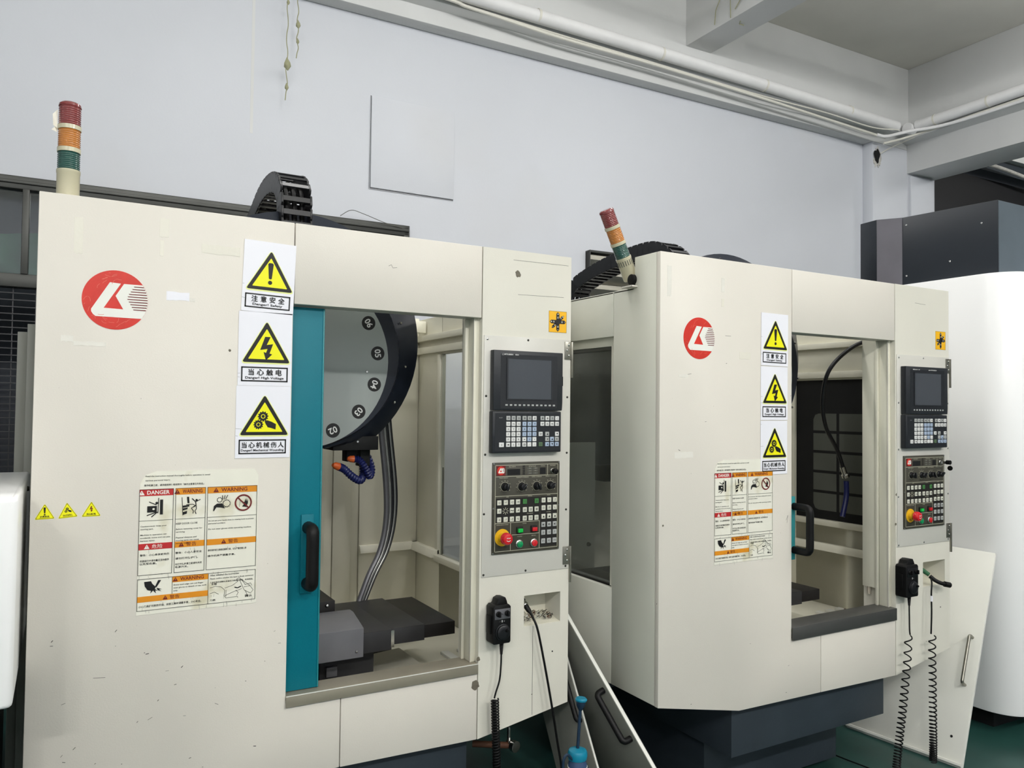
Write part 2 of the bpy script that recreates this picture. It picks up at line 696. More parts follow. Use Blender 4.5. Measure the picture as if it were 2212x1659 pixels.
# plastered-over hatch in the wall
h = MB().box(1.850, 2.527, 5.585, 5.6, 3.245, 3.935, 'wall')
h.box(1.842, 1.850, 5.594, 5.6, 3.235, 3.94, 'inkblack')
h.box(1.842, 2.53, 5.594, 5.6, 3.235, 3.244, 'inkblack')
h.build('hatch_panel', wall_back, bevel=0.002, label='square plastered hatch cover with a dark gap at its left and lower edges')
MB().box(0.98, 1.0, 5.5985, 5.6, 3.5, 4.5, 'beam').build('paint_streak', wall_back)

# pipes and cables along the beams
def wthing(mb, name, label, cat, group=None, **k):
    o = mb.build(name, **k)
    o.rotation_euler = (0, 0, WZ)
    return tag(o, label, cat, group)


pp = [(-5.7997, 5.2984, 4.7754), (3.8337, 5.2984, 4.7214), (7.5691, 5.2984, 4.6624)]
p = MB().tube(smoothpath(pp, 6), 0.055, 'pvc', 16)
for x in (0.7, 1.9, 3.1, 4.35, 5.6, 6.8):
    z = 4.721 - (x - 3.83) * 0.013
    p.lathe((x, 5.298, z), (1, 0, 0), [(0, 0.058), (0.02, 0.058)], 'cablewhite', 16)
wthing(p, 'pipe', 'thick white plastic pipe running along the back wall beam', 'pipe')
p = MB().tube([(7.8031, 5.2152, 4.6901), (7.8031, 0.0, 4.7491), (7.8031, -4.92, 4.7688)], 0.055, 'pvc', 16)
for y in (5.0, 4.45, 3.8, 3.1):
    p.lathe((7.803, y, 4.690 + (5.215 - y) * 0.0113), (0, 1, 0), [(0, 0.058), (0.02, 0.058)], 'cablewhite', 16)
p.lathe((7.72, 5.28, 4.67), (1, 0, 0.0), [(0, 0.057), (0.1, 0.06)], 'pvc', 16)
wthing(p, 'pipe', 'thick white plastic pipe running along the side beam at right', 'pipe')
cp = [(-5.7997, 5.3279, 4.7066), (1.4745, 5.318, 4.682), (2.5558, 5.318, 4.6526), (3.3422, 5.318, 4.6181), (4.3252, 5.318, 4.6132), (5.5048, 5.318, 4.5837), (6.6844, 5.3279, 4.5493), (7.4216, 5.3279, 4.5248)]
wthing(MB().tube(smoothpath(cp, 8), 0.013, 'cablewhite', 8), 'cable', 'thin white conduit sagging just below the pipe on the back wall beam', 'cable')
cp = [(2.3592, 5.3377, 4.6771), (3.2439, 5.3279, 4.6476), (4.3252, 5.3377, 4.6378), (5.5048, 5.3279, 4.6083), (6.4878, 5.3279, 4.6181), (7.1759, 5.3082, 4.5887), (7.5691, 5.2689, 4.6181)]
wthing(MB().tube(smoothpath(cp, 8), 0.007, 'cablewhite', 6), 'wire', 'thin white wire between pipe and conduit on the back wall beam', 'cable')
cp = [(7.38, 5.3136, 4.4539), (7.626, 5.2152, 4.5326), (7.8228, 4.92, 4.6114), (7.8523, 4.1328, 4.6409), (7.8523, 3.1488, 4.6507), (7.8523, 0.0, 4.6901)]
wthing(MB().tube(smoothpath(cp, 8), 0.012, 'cablewhite', 8), 'cable', 'thin white cable turning the corner under the side beam pipe', 'cable')
cp = [(7.2816, 5.3234, 4.5326), (7.38, 5.2742, 4.5179), (7.5768, 5.166, 4.572), (7.8326, 4.7232, 4.6064), (7.8425, 3.1488, 4.6261), (7.8425, 0.0, 4.6507)]
wthing(MB().tube(smoothpath(cp, 8), 0.017, 'pvc', 8), 'cable', 'white conduit elbow in the corner where the two beams meet', 'cable')
cp = [(7.5, 5.44, 4.4), (7.6, 5.42, 4.46), (7.8, 5.38, 4.56), (7.95, 5.2, 4.64)]
wthing(MB().tube(smoothpath(cp, 8), 0.006, 'cablewhite', 6), 'wire', 'loose white wires leading down to the broken hole on the pillar', 'cable')
# neighbouring bay cables
cp = [(8.6, 5.36, 4.56), (9.6, 5.35, 4.55), (10.8, 5.36, 4.48), (12.5, 5.36, 4.45)]
wthing(MB().tube(smoothpath(cp, 8), 0.022, 'plaster', 8), 'conduit', 'dusty grey conduit crossing the dark next bay at far right', 'pipe')
cp = [(9.5, 5.30, 4.96), (10.3, 5.30, 4.88), (11.2, 5.30, 4.82), (12.5, 5.3, 4.80)]
wthing(MB().tube(smoothpath(cp, 8), 0.02, 'pvc', 8), 'cable', 'pale cable under the ceiling of the next bay at far right', 'cable')
# broken hole
hb = bmesh.new()
bmesh.ops.create_icosphere(hb, subdivisions=3, radius=1)
for v in hb.verts:
    q = 1 + 0.25 * math.sin(v.co.x * 9 + v.co.z * 7) + 0.12 * math.sin(v.co.z * 21)
    v.co = Vector((v.co.x * 0.055 * q, v.co.y * 0.02, v.co.z * 0.10 * q))
me = bpy.data.meshes.new('h')
hb.to_mesh(me)
hb.free()
me.materials.append(MATS['plaster'])
o = bpy.data.objects.new('plaster_rubble', me)
COL.objects.link(o)
o.location = (7.49, 5.47, 4.36)
o.rotation_euler = (0, 0, WZ)
h2 = MB()
pts = [(7.46 + 0.04 * math.cos(a) * (1 + 0.3 * math.sin(3 * a)), 4.37 + 0.07 * math.sin(a) * (1 + 0.2 * math.cos(5 * a))) for a in [i * 2 * math.pi / 18 for i in range(18)]]
h2.prism(pts, 'y', 5.445, 5.455, 'matteblack')
o.location = (0, 0, 0)
me.transform(Matrix.Translation((7.49, 5.47, 4.36)))
tag(o, 'broken plaster rubble around the hole high on the corner pillar', 'plaster')
h2.build('opening', o)

# dusty strings hanging in front of the back wall
def hang(x, z0, z1, label, bits):
    m_ = MB()
    pts = []
    n = 14
    for i in range(n + 1):
        t_ = i / n
        pts.append((x + 0.006 * math.sin(i * 1.7), 5.45 - 0.004 * math.cos(i * 2.1), z0 + (z1 - z0) * t_))
    m_.tube(smoothpath(pts, 3), 0.0035, 'string', 5)
    for (zb, sz) in bits:
        m_.lathe((x, 5.45, zb), (0.1, 0.05, -1), [(0, 0.002), (sz * 0.4, sz * 0.24), (sz * 0.7, sz * 0.28), (sz, 0.002)], 'string', 6)
    wthing(m_, 'hanging_string', label, 'string', smooth=50)


hang(1.19, 4.53, 3.72, 'longer dusty string hanging from the beam, with a greenish knot', [(4.43, 0.04), (4.02, 0.09), (3.84, 0.05)])
hang(1.26, 4.53, 4.03, 'shorter dusty string hanging beside the longer one', [(4.30, 0.06), (4.17, 0.04)])
o = MB().tube(smoothpath([(1.60, 5.5, 2.98), (1.68, 5.5, 3.03), (1.78, 5.52, 3.02), (1.95, 5.54, 2.98), (2.1, 5.56, 2.96)], 6), 0.0025, 'inkgray', 5)
wthing(o, 'wire', 'thin curved wire lying on top of the left window frame', 'cable')
# cobwebs on the cross beam
cw = MB()
for a, b_ in (((4.69, 4.9, 5.15), (4.69, 4.99, 4.92)), ((4.69, 4.75, 5.2), (4.69, 4.80, 4.9)), ((4.69, 4.4, 5.2), (4.69, 4.75, 4.95)), ((4.78, 4.78, 4.885), (4.86, 4.82, 4.885))):
    cw.tube([a, ((a[0] + b_[0]) / 2 - 0.01, (a[1] + b_[1]) / 2 + 0.02, (a[2] + b_[2]) / 2), b_], 0.004, 'string', 5)
wthing(cw, 'cobweb', 'dusty cobweb threads clinging to the side of the ceiling cross beam', 'cobweb')

# unseen tube light fittings behind the camera, plus the added row over the machines
lf = None
for i, (lx, ly, pw) in enumerate(LAMPS):
    if lf is None:
        lf = thing('tube_light', 'unseen white batten fitting with one fluorescent tube, assumed below the ceiling', 'lamp', (lx, ly, LAMP_Z), 0, 'ceiling tube lights')
        MB().box(-0.75, 0.75, -0.04, 0.04, -0.02, 0.03, 'cablewhite').build('housing', lf, bevel=0.004)
        MB().cyl((-0.72, 0, -0.045), (0.72, 0, -0.045), 0.014, 'tube', 12).build('tube', lf)
        MB().cyl((-0.5, 0, 0.03), (-0.5, 0, H_CEIL - LAMP_Z), 0.004, 'alu', 6).build('hanger', lf)
        MB().cyl((0.5, 0, 0.03), (0.5, 0, H_CEIL - LAMP_Z), 0.004, 'alu', 6).build('hanger', lf)
    else:
        c = lf.copy()
        COL.objects.link(c)
        c.location = (lx, ly, LAMP_Z)
        for ch in list(lf.children):
            copy_of(ch, c, ch.location)

# ================================================================== printed stickers
def tri_round(mb, ax, az, bw, hh, m, layer, r=0.06, skew=0.0):
    """equilateral-ish triangle with rounded corners, apex at (ax,az), base width bw, height hh"""
    A = Vector((ax, az))
    B = Vector((ax - bw / 2, az - hh))
    C = Vector((ax + bw / 2, az - hh))
    pts = []
    for P_, Q, S_ in ((A, C, B), (B, A, C), (C, B, A)):
        p1 = P_.lerp(Q, r)
        p2 = P_.lerp(S_, r)
        for k in range(5):
            t_ = k / 4
            pts.append(tuple(p1 * (1 - t_) ** 2 + P_ * 2 * t_ * (1 - t_) + p2 * t_ ** 2))
    mb.P2(pts, m, layer)


def gear(mb, x, z, r, m, layer, teeth=12, hole=None):
    pts = []
    for i in range(teeth * 4):
        a = 2 * math.pi * i / (teeth * 4)
        rr = r if (i % 4) in (0, 1) else r * 0.82
        pts.append((x + rr * math.cos(a), z + rr * math.sin(a)))
    mb.P2(pts, m, layer)
    if hole:
        mb.ring2(x, z, r * 0.30, r * 0.42, hole, layer + 1, 16)


BOLT = [(-9, 64), (20, 64), (0, 20), (34, 26), (16, -26), (30, -30), (-3, -64), (-16, -18), (-3, -23), (5, -1), (-34, -8)]


def symbol(mb, kind, x, z, s, m, hole, layer):
    if kind == 'bang':
        mb.P2([(x - 0.13 * s, z + 0.54 * s), (x - 0.08 * s, z + 0.60 * s), (x + 0.08 * s, z + 0.60 * s), (x + 0.13 * s, z + 0.54 * s),
               (x + 0.07 * s, z - 0.16 * s), (x, z - 0.20 * s), (x - 0.07 * s, z - 0.16 * s)], m, layer)
        mb.C2(x, z - 0.36 * s, 0.10 * s, m, layer, 16)
    elif kind == 'bolt':
        mb.P2([(x + a * s / 120, z + b * s / 120) for a, b in BOLT], m, layer)
    elif kind == 'gears':
        gear(mb, x - 0.02 * s, z + 0.30 * s, 0.27 * s, m, layer, 12, hole)
        gear(mb, x - 0.25 * s, z - 0.12 * s, 0.25 * s, m, layer, 12, hole)
        mb.P2([(x + 0.05 * s, z + 0.06 * s), (x + 0.20 * s, z + 0.10 * s), (x + 0.42 * s, z + 0.02 * s), (x + 0.64 * s, z - 0.10 * s), (x + 0.62 * s, z - 0.38 * s),
               (x + 0.40 * s, z - 0.30 * s), (x + 0.22 * s, z - 0.26 * s), (x + 0.12 * s, z - 0.10 * s)], m, layer)


def warn_sign(parent, x0, x1, z1, z0, kind, cn, en, y=-0.001, dx=0.0, slant=0.0, label=None):
    w, h = x1 - x0, z1 - z0
    mb = MB()
    mb.y0 = -0.0008
    pts = [(0, 0), (w, 0), (w, h), (0, h)]
    mb.prism(pts, 'y', -0.0008, 0, 'paper')
    cx = w * (0.52 + dx)
    tri_round(mb, cx, h * 0.895, w * 0.97, h * 0.60, 'yellowglow', 1, 0.10)
    tri_round(mb, cx, h * 0.875, w * 0.90, h * 0.56, 'inkblack', 2, 0.06)
    tri_round(mb, cx, h * 0.775, w * 0.68, h * 0.415, 'yellow', 3, 0.03)
    symbol(mb, kind, cx - (0.0 if kind != 'gears' else w * 0.02), h * (0.53 if kind == 'bang' else 0.505 if kind == 'bolt' else 0.495), h * (0.29 if kind == 'bang' else 0.30 if kind == 'bolt' else 0.27), 'inkblack', 'yellow', 4)
    bx0, bx1, bz0, bz1 = w * 0.06, w * 0.93, h * 0.055, h * 0.255
    mb.frame2(bx0, bx1, bz0, bz1, h * 0.018, 'inkblack', 2)
    if len(cn) == 4:
        for i, ch in enumerate(cn):
            mb.text(ch, bx0 + (bx1 - bx0) * (0.21 + 0.197 * i), bz0 + (bz1 - bz0) * 0.64, h * 0.083, 'inkblack', 3)
            for sh in (-.0022, .0022):
                mb.text(ch, bx0 + (bx1 - bx0) * (0.21 + 0.197 * i) + sh * h, bz0 + (bz1 - bz0) * 0.64 + sh * h, h * 0.083, 'inkblack', 3.3 + sh * 40)
    else:
        for i, ch in enumerate(cn):
            mb.text(ch, bx0 + (bx1 - bx0) * (0.115 + 0.154 * i), bz0 + (bz1 - bz0) * 0.62, h * 0.078, 'inkblack', 3)
            for sh in (-.0020, .0020):
                mb.text(ch, bx0 + (bx1 - bx0) * (0.115 + 0.154 * i) + sh * h, bz0 + (bz1 - bz0) * 0.62 + sh * h, h * 0.078, 'inkblack', 3.3 + sh * 40)
    mb.text(en, (bx0 + bx1) / 2, bz0 + (bz1 - bz0) * 0.24, h * 0.042, 'inkblack', 3, w=(bx1 - bx0) * (0.66 if kind == 'bang' else 0.82 if kind == 'bolt' else 0.9), bold=0.02)
    # creases of the old paper
    for k in range(5):
        zz = h * rnd.uniform(0.05, 0.95)
        mb.L2([(0, zz), (w * rnd.uniform(0.03, 0.12), zz + rnd.uniform(-0.002, 0.002))], 0.0006, 'inkgray', 1) if k % 2 else None
    o = mb.build('warning_sign', parent, label, smooth=0)
    o.location = (x0, y, z0)
    o.rotation_euler = (0, slant, 0)
    return o


def mini_sign(parent, x, z, s, kind, cn, label, rot=0.0, red=False):
    mb = MB()
    tri_round(mb, 0, s * 0.58, s * 1.12, s * 0.98, 'yellow', 1, 0.10)
    tri_round(mb, 0, s * 0.53, s * 1.02, s * 0.90, 'inkblack', 2, 0.06)
    tri_round(mb, 0, s * 0.485, s * 0.95, s * 0.835, 'yellow', 3, 0.06)
    symbol(mb, kind, 0, 0.06 * s if kind != 'bolt' else 0.08 * s, s * (0.48 if kind == 'bang' else 0.34), 'maroon' if red else 'inkblack', 'yellow', 4)
    mb.text(cn, 0, -s * 0.225, s * 0.10, 'inkblack', 4, w=s * 0.52, bold=0.03)
    mb.R2(-s * 0.28, s * 0.28, -s * 0.31, -s * 0.295, 'inkblack', 4)
    o = mb.build('warning_triangle', parent, label, smooth=0)
    o.location = (x, 0, z)
    o.rotation_euler = (0, rot, 0)
    return o


def hdr(mb, x0, x1, z0, z1, m, txt, tc, bold=0.02):
    mb.R2(x0, x1, z0, z1, m, 2)
    h = z1 - z0
    wd = x1 - x0
    cn = ord(txt[0]) > 1000
    tw = h * (1.6 if cn else 0.78 * len(txt) * 0.72)
    tw = min(tw, wd * 0.66)
    tx = (x0 + x1) / 2 - tw / 2 - h * 0.5
    tri_round(mb, tx, z0 + h * 0.86, h * 0.84, h * 0.72, tc, 3, 0.08)
    mb.P2([(tx - h * 0.05, z0 + h * 0.62), (tx + h * 0.05, z0 + h * 0.62), (tx + h * 0.02, z0 + h * 0.34), (tx - h * 0.02, z0 + h * 0.34)], m, 4)
    mb.text(txt, (x0 + x1) / 2 + h * 0.25, (z0 + z1) / 2, h * (0.66 if cn else 0.60), tc, 3, w=tw, bold=0.0 if cn else bold)


def para(mb, x0, z, lines, h, gap, m='inkblack', wmax=None):
    for ln in lines:
        if ln:
            vs, fs, a, b, c_, d = glyphs(ln, 0.01)
            ratio = (b - a)
            mb.text(ln, x0, z, h, m, 3, 'l', 0.01, w=min(wmax or 9, ratio * h * 1.35))
        z -= gap


def big_label(parent, x0, x1, z0, z1, w_hid=None, label=None):
    """the large multi-panel safety label; unit square u to the right, v down"""
    W0, H0 = x1 - x0, z1 - z0
    mb = MB()
    mb.y0 = -0.0006
    cc = 0.02
    mb.prism([(0.004, 0), (W0, 0), (W0, H0 - cc), (W0 - 0.012, H0), (0.05, H0), (0.02, H0 - 0.01), (0.006, H0 - 0.032)], 'y', -0.0006, 0, 'aged')
    U = lambda u: u * W0
    V = lambda v: H0 - v * H0
    lw = 0.0012

    def fr(u0, u1, v0, v1):
        mb.frame2(U(u0), U(u1), V(v1), V(v0), lw, 'inkblack', 4)

    cols = [(0.015, 0.285), (0.300, 0.548), (0.562, 0.99)]
    para(mb, U(0.06), V(0.035), ['Read the instruction manual thoroughly before operation to avoid', 'serious personal injury.'], 0.0052, 0.012, wmax=W0 * 0.52)
    para(mb, U(0.05), V(0.098), ['操作机器之前，请详细阅读使用说明书「操作注意事项与安全」'], 0.0062, 0.012, wmax=W0 * 0.48)
    for i, (a, b) in enumerate(cols):
        fr(a, b, 0.125, 0.725)
        m_ = 'signred' if i == 0 else 'signorange'
        t_ = 'DANGER' if i == 0 else 'WARNING'
        tc = 'logowhite' if i == 0 else 'maroon'
        hdr(mb, U(a), U(b), V(0.172), V(0.125), m_, t_, tc)
        hdr(mb, U(a), U(b), V(0.548), V(0.505), m_, '危险' if i == 0 else '警告', tc)
        mb.L2([(U(a), V(0.345)), (U(b), V(0.345))], lw, 'inkgray', 3)
    # crushing pictogram
    S_ = W0
    cx, cz = U(0.15), V(0.255)
    k = S_ * 0.001
    q = lambda a, b: (cx + a * k, cz + b * k)
    mb.P2([q(28, 66), q(52, 66), q(52, -62), q(28, -62)], 'inkblack', 3)
    mb.P2([q(14, 82), q(20, 82), q(16, -50), q(10, -50)], 'inkblack', 3)
    mb.P2([q(-72, 14), q(4, 14), q(4, -40), q(-72, -40)], 'inkblack', 3)
    mb.C2(cx - 22 * k, cz - 12 * k, 10 * k, 'aged', 4, 14, 8 * k)
    mb.C2(cx + 2 * k, cz + 38 * k, 11 * k, 'inkblack', 3, 14)
    mb.L2([q(-58, 50), q(0, 22)], 7 * k, 'inkblack', 3)
    mb.L2([q(-74, -66), q(0, -40)], 8 * k, 'inkblack', 3)
    mb.L2([q(-38, -80), q(10, -38)], 8 * k, 'inkblack', 3)
    # falling pictogram
    cx, cz = U(0.425), V(0.26)
    q = lambda a, b: (cx + a * k, cz + b * k)
    mb.L2([q(-72, 84), q(-66, 0), q(-62, -74)], 5 * k, 'inkblack', 3)
    mb.P2([q(-32, 86), q(-14, 86), q(-10, 30), q(-26, 30)], 'inkblack', 3)
    mb.P2([q(-66, 10), q(-12, 16), q(-10, 2), q(-62, -8)], 'inkblack', 3)
    mb.P2([q(-66, -14), q(-22, -6), q(-26, -22), q(-66, -32)], 'inkblack', 3)
    mb.P2([q(-64, -46), q(-28, -36), q(-30, -60), q(-62, -70)], 'inkblack', 3)
    mb.L2([q(-36, 18), q(20, 20), q(38, 4)], 5 * k, 'inkblack', 3)
    mb.C2(cx + 48 * k, cz + 54 * k, 10 * k, 'inkblack', 3, 14)
    mb.L2([q(10, 70), q(40, 40), q(44, 10), q(24, -6)], 8 * k, 'inkblack', 3)
    mb.L2([q(44, 40), q(80, 60)], 6 * k, 'inkblack', 3)
    mb.L2([q(44, 10), q(6, -14), q(24, -40), q(20, -62)], 6 * k, 'inkblack', 3)
    mb.L2([q(44, 10), q(48, -22), q(36, -40), q(46, -68)], 6 * k, 'inkblack', 3)
    # gears with hand
    cx, cz = U(0.68), V(0.25)
    q = lambda a, b: (cx + a * k, cz + b * k)
    gear(mb, cx - 14 * k, cz + 34 * k, 25 * k, 'inkblack', 3, 10)
    mb.C2(cx - 14 * k, cz + 34 * k, 17 * k, 'aged', 4, 18)
    gear(mb, cx + 46 * k, cz + 0 * k, 36 * k, 'inkblack', 3, 13)
    mb.C2(cx + 46 * k, cz + 0 * k, 27 * k, 'aged', 4, 20)
    for a in (-8, 4, 16):
        mb.L2([q(20 + a, 38), q(24 + a * 1.9, 74)], 6 * k, 'inkblack', 5)
    mb.P2([q(-68, -62), q(-62, -18), q(-36, 2), q(10, 2), q(14, -14), q(34, -44), q(0, -34), q(-40, -30), q(-60, -62)], 'inkblack', 5)
    # no gloves
    cx, cz = U(0.87), V(0.25)
    mb.ring2(cx, cz, 62 * k, 75 * k, 'maroon', 5)
    q = lambda a, b: (cx + a * k, cz + b * k)
    mb.P2([q(-10, -34), q(4, -18), q(0, 4), q(12, 8), q(18, 40), q(24, 10), q(30, 42), q(34, 8), q(42, 30), q(40, -8), q(30, -30), q(36, -42)], 'inkblack', 3)
    mb.L2([q(-34, 44), q(-26, 30), q(-34, -40)], 2 * k, 'inkgray', 3)
    mb.L2([q(-50, 48), q(50, -50)], 11 * k, 'maroon', 6)
    # texts
    th, tg = 0.0050, 0.0082
    para(mb, U(0.03), V(0.385), ['Caution:never keep your', 'moving part.', '', 'Machine in operation can', 'accidently move and cut you.', 'Serious injury.'], th, tg, wmax=U(0.24))
    para(mb, U(0.31), V(0.378), ['KEEP DOOR CLOSE', '', 'Before removing cover for', 'servicing.', '', 'Physical distance and', 'moving parts can cause', 'serious injury.'], th, tg, wmax=U(0.215))
    para(mb, U(0.575), V(0.372), ['Do not put your hands close to rotating tools to prevent', 'personal accident.', '', 'Do not wear gloves while operating machine.'], th, tg, wmax=U(0.39))
    para(mb, U(0.03), V(0.585), ['警告：小心身体被夹伤', '', '机器运行中请勿靠近活动部件', '以免受伤害。'], 0.0062, tg, wmax=U(0.23))
    para(mb, U(0.31), V(0.585), ['警告：小心人身安全', '', '请勿打开防护门。', '', '在打开防护罩之前请先关闭', '电源开关。'], 0.0062, tg, wmax=U(0.215))
    para(mb, U(0.575), V(0.585), ['请勿将手或工具接近旋转刀具，以防严重伤害人身', '', '操作机床严禁戴手套。'], 0.0062, tg, wmax=U(0.33))
    # lower strip
    fr(0.015, 0.99, 0.75, 0.972)
    hdr(mb, U(0.29), U(0.585), V(0.792), V(0.75), 'signorange', 'WARNING', 'maroon')
    hdr(mb, U(0.015), U(0.585), V(0.912), V(0.872), 'signorange', '警告', 'maroon')
    mb.L2([(U(0.585), V(0.75)), (U(0.585), V(0.972))], lw, 'inkgray', 4)
    mb.L2([(U(0.29), V(0.75)), (U(0.29), V(0.872))], lw, 'inkgray', 4)
    cx, cz = U(0.14), V(0.815)
    q = lambda a, b: (cx + a * k, cz + b * k)
    mb.P2([q(-72, 54), q(-18, 56), q(-8, 34), q(20, 4), q(14, -14), q(36, -30), q(16, -26), q(24, -52), q(6, -34), q(0, -24), q(-22, -50), q(-16, -26), q(-44, -18), q(-66, 16)], 'inkblack', 3)
    mb.P2([q(38, 60), q(62, 58), q(26, 0), q(12, 2)], 'inkblack', 3)
    mb.P2([q(26, -4), q(70, -20), q(46, -20), q(66, -38), q(36, -26)], 'inkblack', 3)
    para(mb, U(0.30), V(0.812), ['Sharp tool edge can cut finger', 'wear gloves to detach or use tools', 'only.'], th, tg, wmax=U(0.27))
    para(mb, U(0.03), V(0.942), ['小心刀具锋利割伤手指，拆卸工具时请戴手套，小心安全。'], 0.0068, tg, wmax=U(0.5))
    para(mb, U(0.6), V(0.768), ['After installed the tool-holder', 'Please confirm whether the taper is firmly connected', '工具安装后请确认主轴与刀柄是否清洁，松动危险。'], th, 0.0105, wmax=U(0.37))
    lt = 0.0010
    dq = lambda a, b: (U(0.6 + 0.38 * a), V(0.80 + 0.165 * b))
    for pl_ in ([(0, 0.35), (0.12, 0.3), (0.25, 0.35), (0.33, 0.5), (0.32, 0.75), (0.36, 0.86), (0.62, 0.84), (0.63, 0.9)],
                [(0.33, 0.42), (0.5, 0.33), (0.62, 0.18), (0.60, 0.05), (0.66, 0.02), (0.70, 0.1), (0.8, 0.35)],
                [(0.70, 0.1), (0.9, 0.4), (0.98, 0.62), (0.92, 0.75), (0.78, 0.6), (0.74, 0.45), (0.66, 0.1)],
                [(0.34, 0.75), (0.55, 0.6), (0.66, 0.55), (0.72, 0.5)], [(0.58, 0.55), (0.64, 0.66), (0.60, 0.8)],
                [(0.78, 0.35), (0.92, 0.3), (0.95, 0.42)], [(0.76, 0.45), (0.90, 0.42)], [(0.8, 0.6), (0.86, 0.9)], [(0.36, 0.5), (0.36, 0.8)],
                [(0, 0.6), (0.1, 0.55), (0.2, 0.66)]):
        mb.L2([dq(*p_) for p_ in pl_], lt, 'inkblack', 3)
    mb.L2([dq(0.55, 0.42), dq(0.62, 0.46), dq(0.7, 0.40)], 0.003, 'inkblack', 3)
    para(mb, U(0.61), V(0.832), ['主轴'], 0.006, 0.01)
    para(mb, U(0.60), V(0.948), ['刀柄'], 0.006, 0.01)
    para(mb, U(0.90), V(0.940), ['确认'], 0.008, 0.01)
    # scratches and tears through the print
    r2 = random.Random(int(x0 * 1000))
    for k_ in range(46):
        u = r2.uniform(0.02, 0.97)
        v = r2.choice([0.56, 0.73, 0.75, 0.9, 0.97]) + r2.uniform(-0.02, 0.02)
        mb.L2([(U(u), V(v)), (U(u) + r2.uniform(-0.001, 0.001), V(v) - r2.uniform(0.003, 0.014))], 0.0005, 'inkgray', 5)
    for k_ in range(0):
        u = r2.uniform(0.1, 0.95)
        v = r2.uniform(0.15, 0.9)
        pts = [(U(u) + 0.01 * math.cos(a) * r2.uniform(0.4, 1), V(v) + 0.008 * math.sin(a) * r2.uniform(0.4, 1)) for a in [i * math.pi / 4 for i in range(8)]]
        mb.P2(pts, 'tape', 4 + (k_ % 3 == 0) * 2)
    o = mb.build('safety_label', parent, label, smooth=0)
    o.location = (x0, -0.0005, z0)
    return o


def emblem(parent, x, z, r, label, name='round_emblem', y=-0.0004, mats=('logored', 'logowhite', 'maroon'), cracks=True):
    mb = MB()
    mb.prism([(r * math.cos(2 * math.pi * i / 64), r * math.sin(2 * math.pi * i / 64)) for i in range(64)], 'y', -0.0004, 0, mats[0])
    mb.y0 = -0.0004

    def q(px, py):
        py = py - 0.045 * (px - 935)
        return ((px - 935) / 750 * r, -(py - 845) / 655 * r)
    big = [(800, 455), (1050, 480), (675, 1020), (1115, 1050), (935, 755), (1120, 485), (1550, 505)]
    pts = [q(*p_) for p_ in big]
    for a in [0.43, 0.3, 0.15, 0, -0.15, -0.3, -0.45, -0.58]:
        pts.append((r * 0.998 * math.cos(a), r * 0.998 * math.sin(a)))
    pts += [q(1545, 1258), q(500, 1205), q(440, 1160), q(400, 1100), q(398, 1045)]
    mb.P2(pts, mats[1], 1)
    xs = [1350, 1315, 1280, 1240, 1215, 1205, 1240, 1275, 1310, 1345]
    for i, xa in enumerate(xs):
        a = q(xa, 528 + 57 * i + 0.045 * (xa - 935))
        zz = a[1]
        xe = math.sqrt(max(0, (r * 0.985) ** 2 - zz ** 2))
        mb.P2([(a[0] + 0.01 * r, zz - 0.014 * r), (xe, zz - 0.017 * r), (xe, zz + 0.017 * r), (a[0] - 0.01 * r, zz + 0.014 * r)], mats[2], 2)
    if cracks:
        r5 = random.Random(5 + int(r * 1e4))
        for k in range(26):
            a = r5.uniform(1.0, 5.4)
            rr = r * r5.uniform(.66, .93)
            px_, pz_ = rr * math.cos(a), rr * math.sin(a)
            if abs(pz_) < .5 * r and px_ > -.7 * r:
                continue
            d_ = a + math.pi / 2 + r5.uniform(-.7, .7)
            pts_ = [(px_, pz_)]
            for j in range(3):
                d_ += r5.uniform(-.6, .6)
                px_ += .06 * r * math.cos(d_)
                pz_ += .06 * r * math.sin(d_)
                if math.hypot(px_, pz_) < .97 * r:
                    pts_.append((px_, pz_))
            mb.L2(pts_, .012 * r, 'crack', 2)
    o = mb.build(name, parent, label, smooth=0)
    o.location = (x, y, z)
    return o


def axis_sticker(parent, x0, x1, z0, z1):
    w, h = x1 - x0, z1 - z0
    mb = MB()
    mb.prism([(0, 0), (w, 0), (w, h), (0, h)], 'y', -0.0005, 0, 'orange')
    mb.y0 = -0.0005
    mb.frame2(0, w, 0, h, 0.0008, 'inkblack', 1)
    cx, cz = w / 2, h / 2
    a = w * 0.085

    def arm(dx, dz, L, t_):
        d = Vector((dx, dz)).normalized()
        n = Vector((-d.y, d.x)) * t_
        c = Vector((cx, cz))
        e = c + d * L
        e2 = c + d * (L * 0.8)
        mb.P2([tuple(c + n), tuple(c - n), tuple(e2 - n), tuple(e), tuple(e2 + n)], 'inkblack', 2)
    arm(0, 1, h * 0.46, a)
    arm(0, -1, h * 0.46, a)
    arm(1, 0, w * 0.46, a)
    arm(-1, 0, w * 0.46, a)
    arm(0.7, 0.62, w * 0.46, a * 0.75)
    arm(-0.7, -0.62, w * 0.46, a * 0.75)
    mb.C2(cx, cz, w * 0.14, 'inkblack', 3, 14)
    for s, px, pz in (('+', 0.5, 0.86), ('Z', 0.5, 0.70), ('Z', 0.5, 0.27), ('-', 0.5, 0.13), ('+', 0.13, 0.5), ('X', 0.27, 0.5), ('X', 0.73, 0.5), ('-', 0.88, 0.5), ('+', 0.78, 0.75), ('Y', 0.67, 0.67), ('Y', 0.33, 0.33), ('-', 0.22, 0.25)):
        mb.text(s, w * px, h * pz, (0.07 if s != '-' else 0.02) * h, 'logowhite', 4, w=w * 0.09 if s != '-' else w * 0.08, bold=0.02)
    o = mb.build('axis_sticker', parent, 'orange axis direction sticker', smooth=0)
    o.location = (x0, 0, z0)
    return o


_KEY = {}


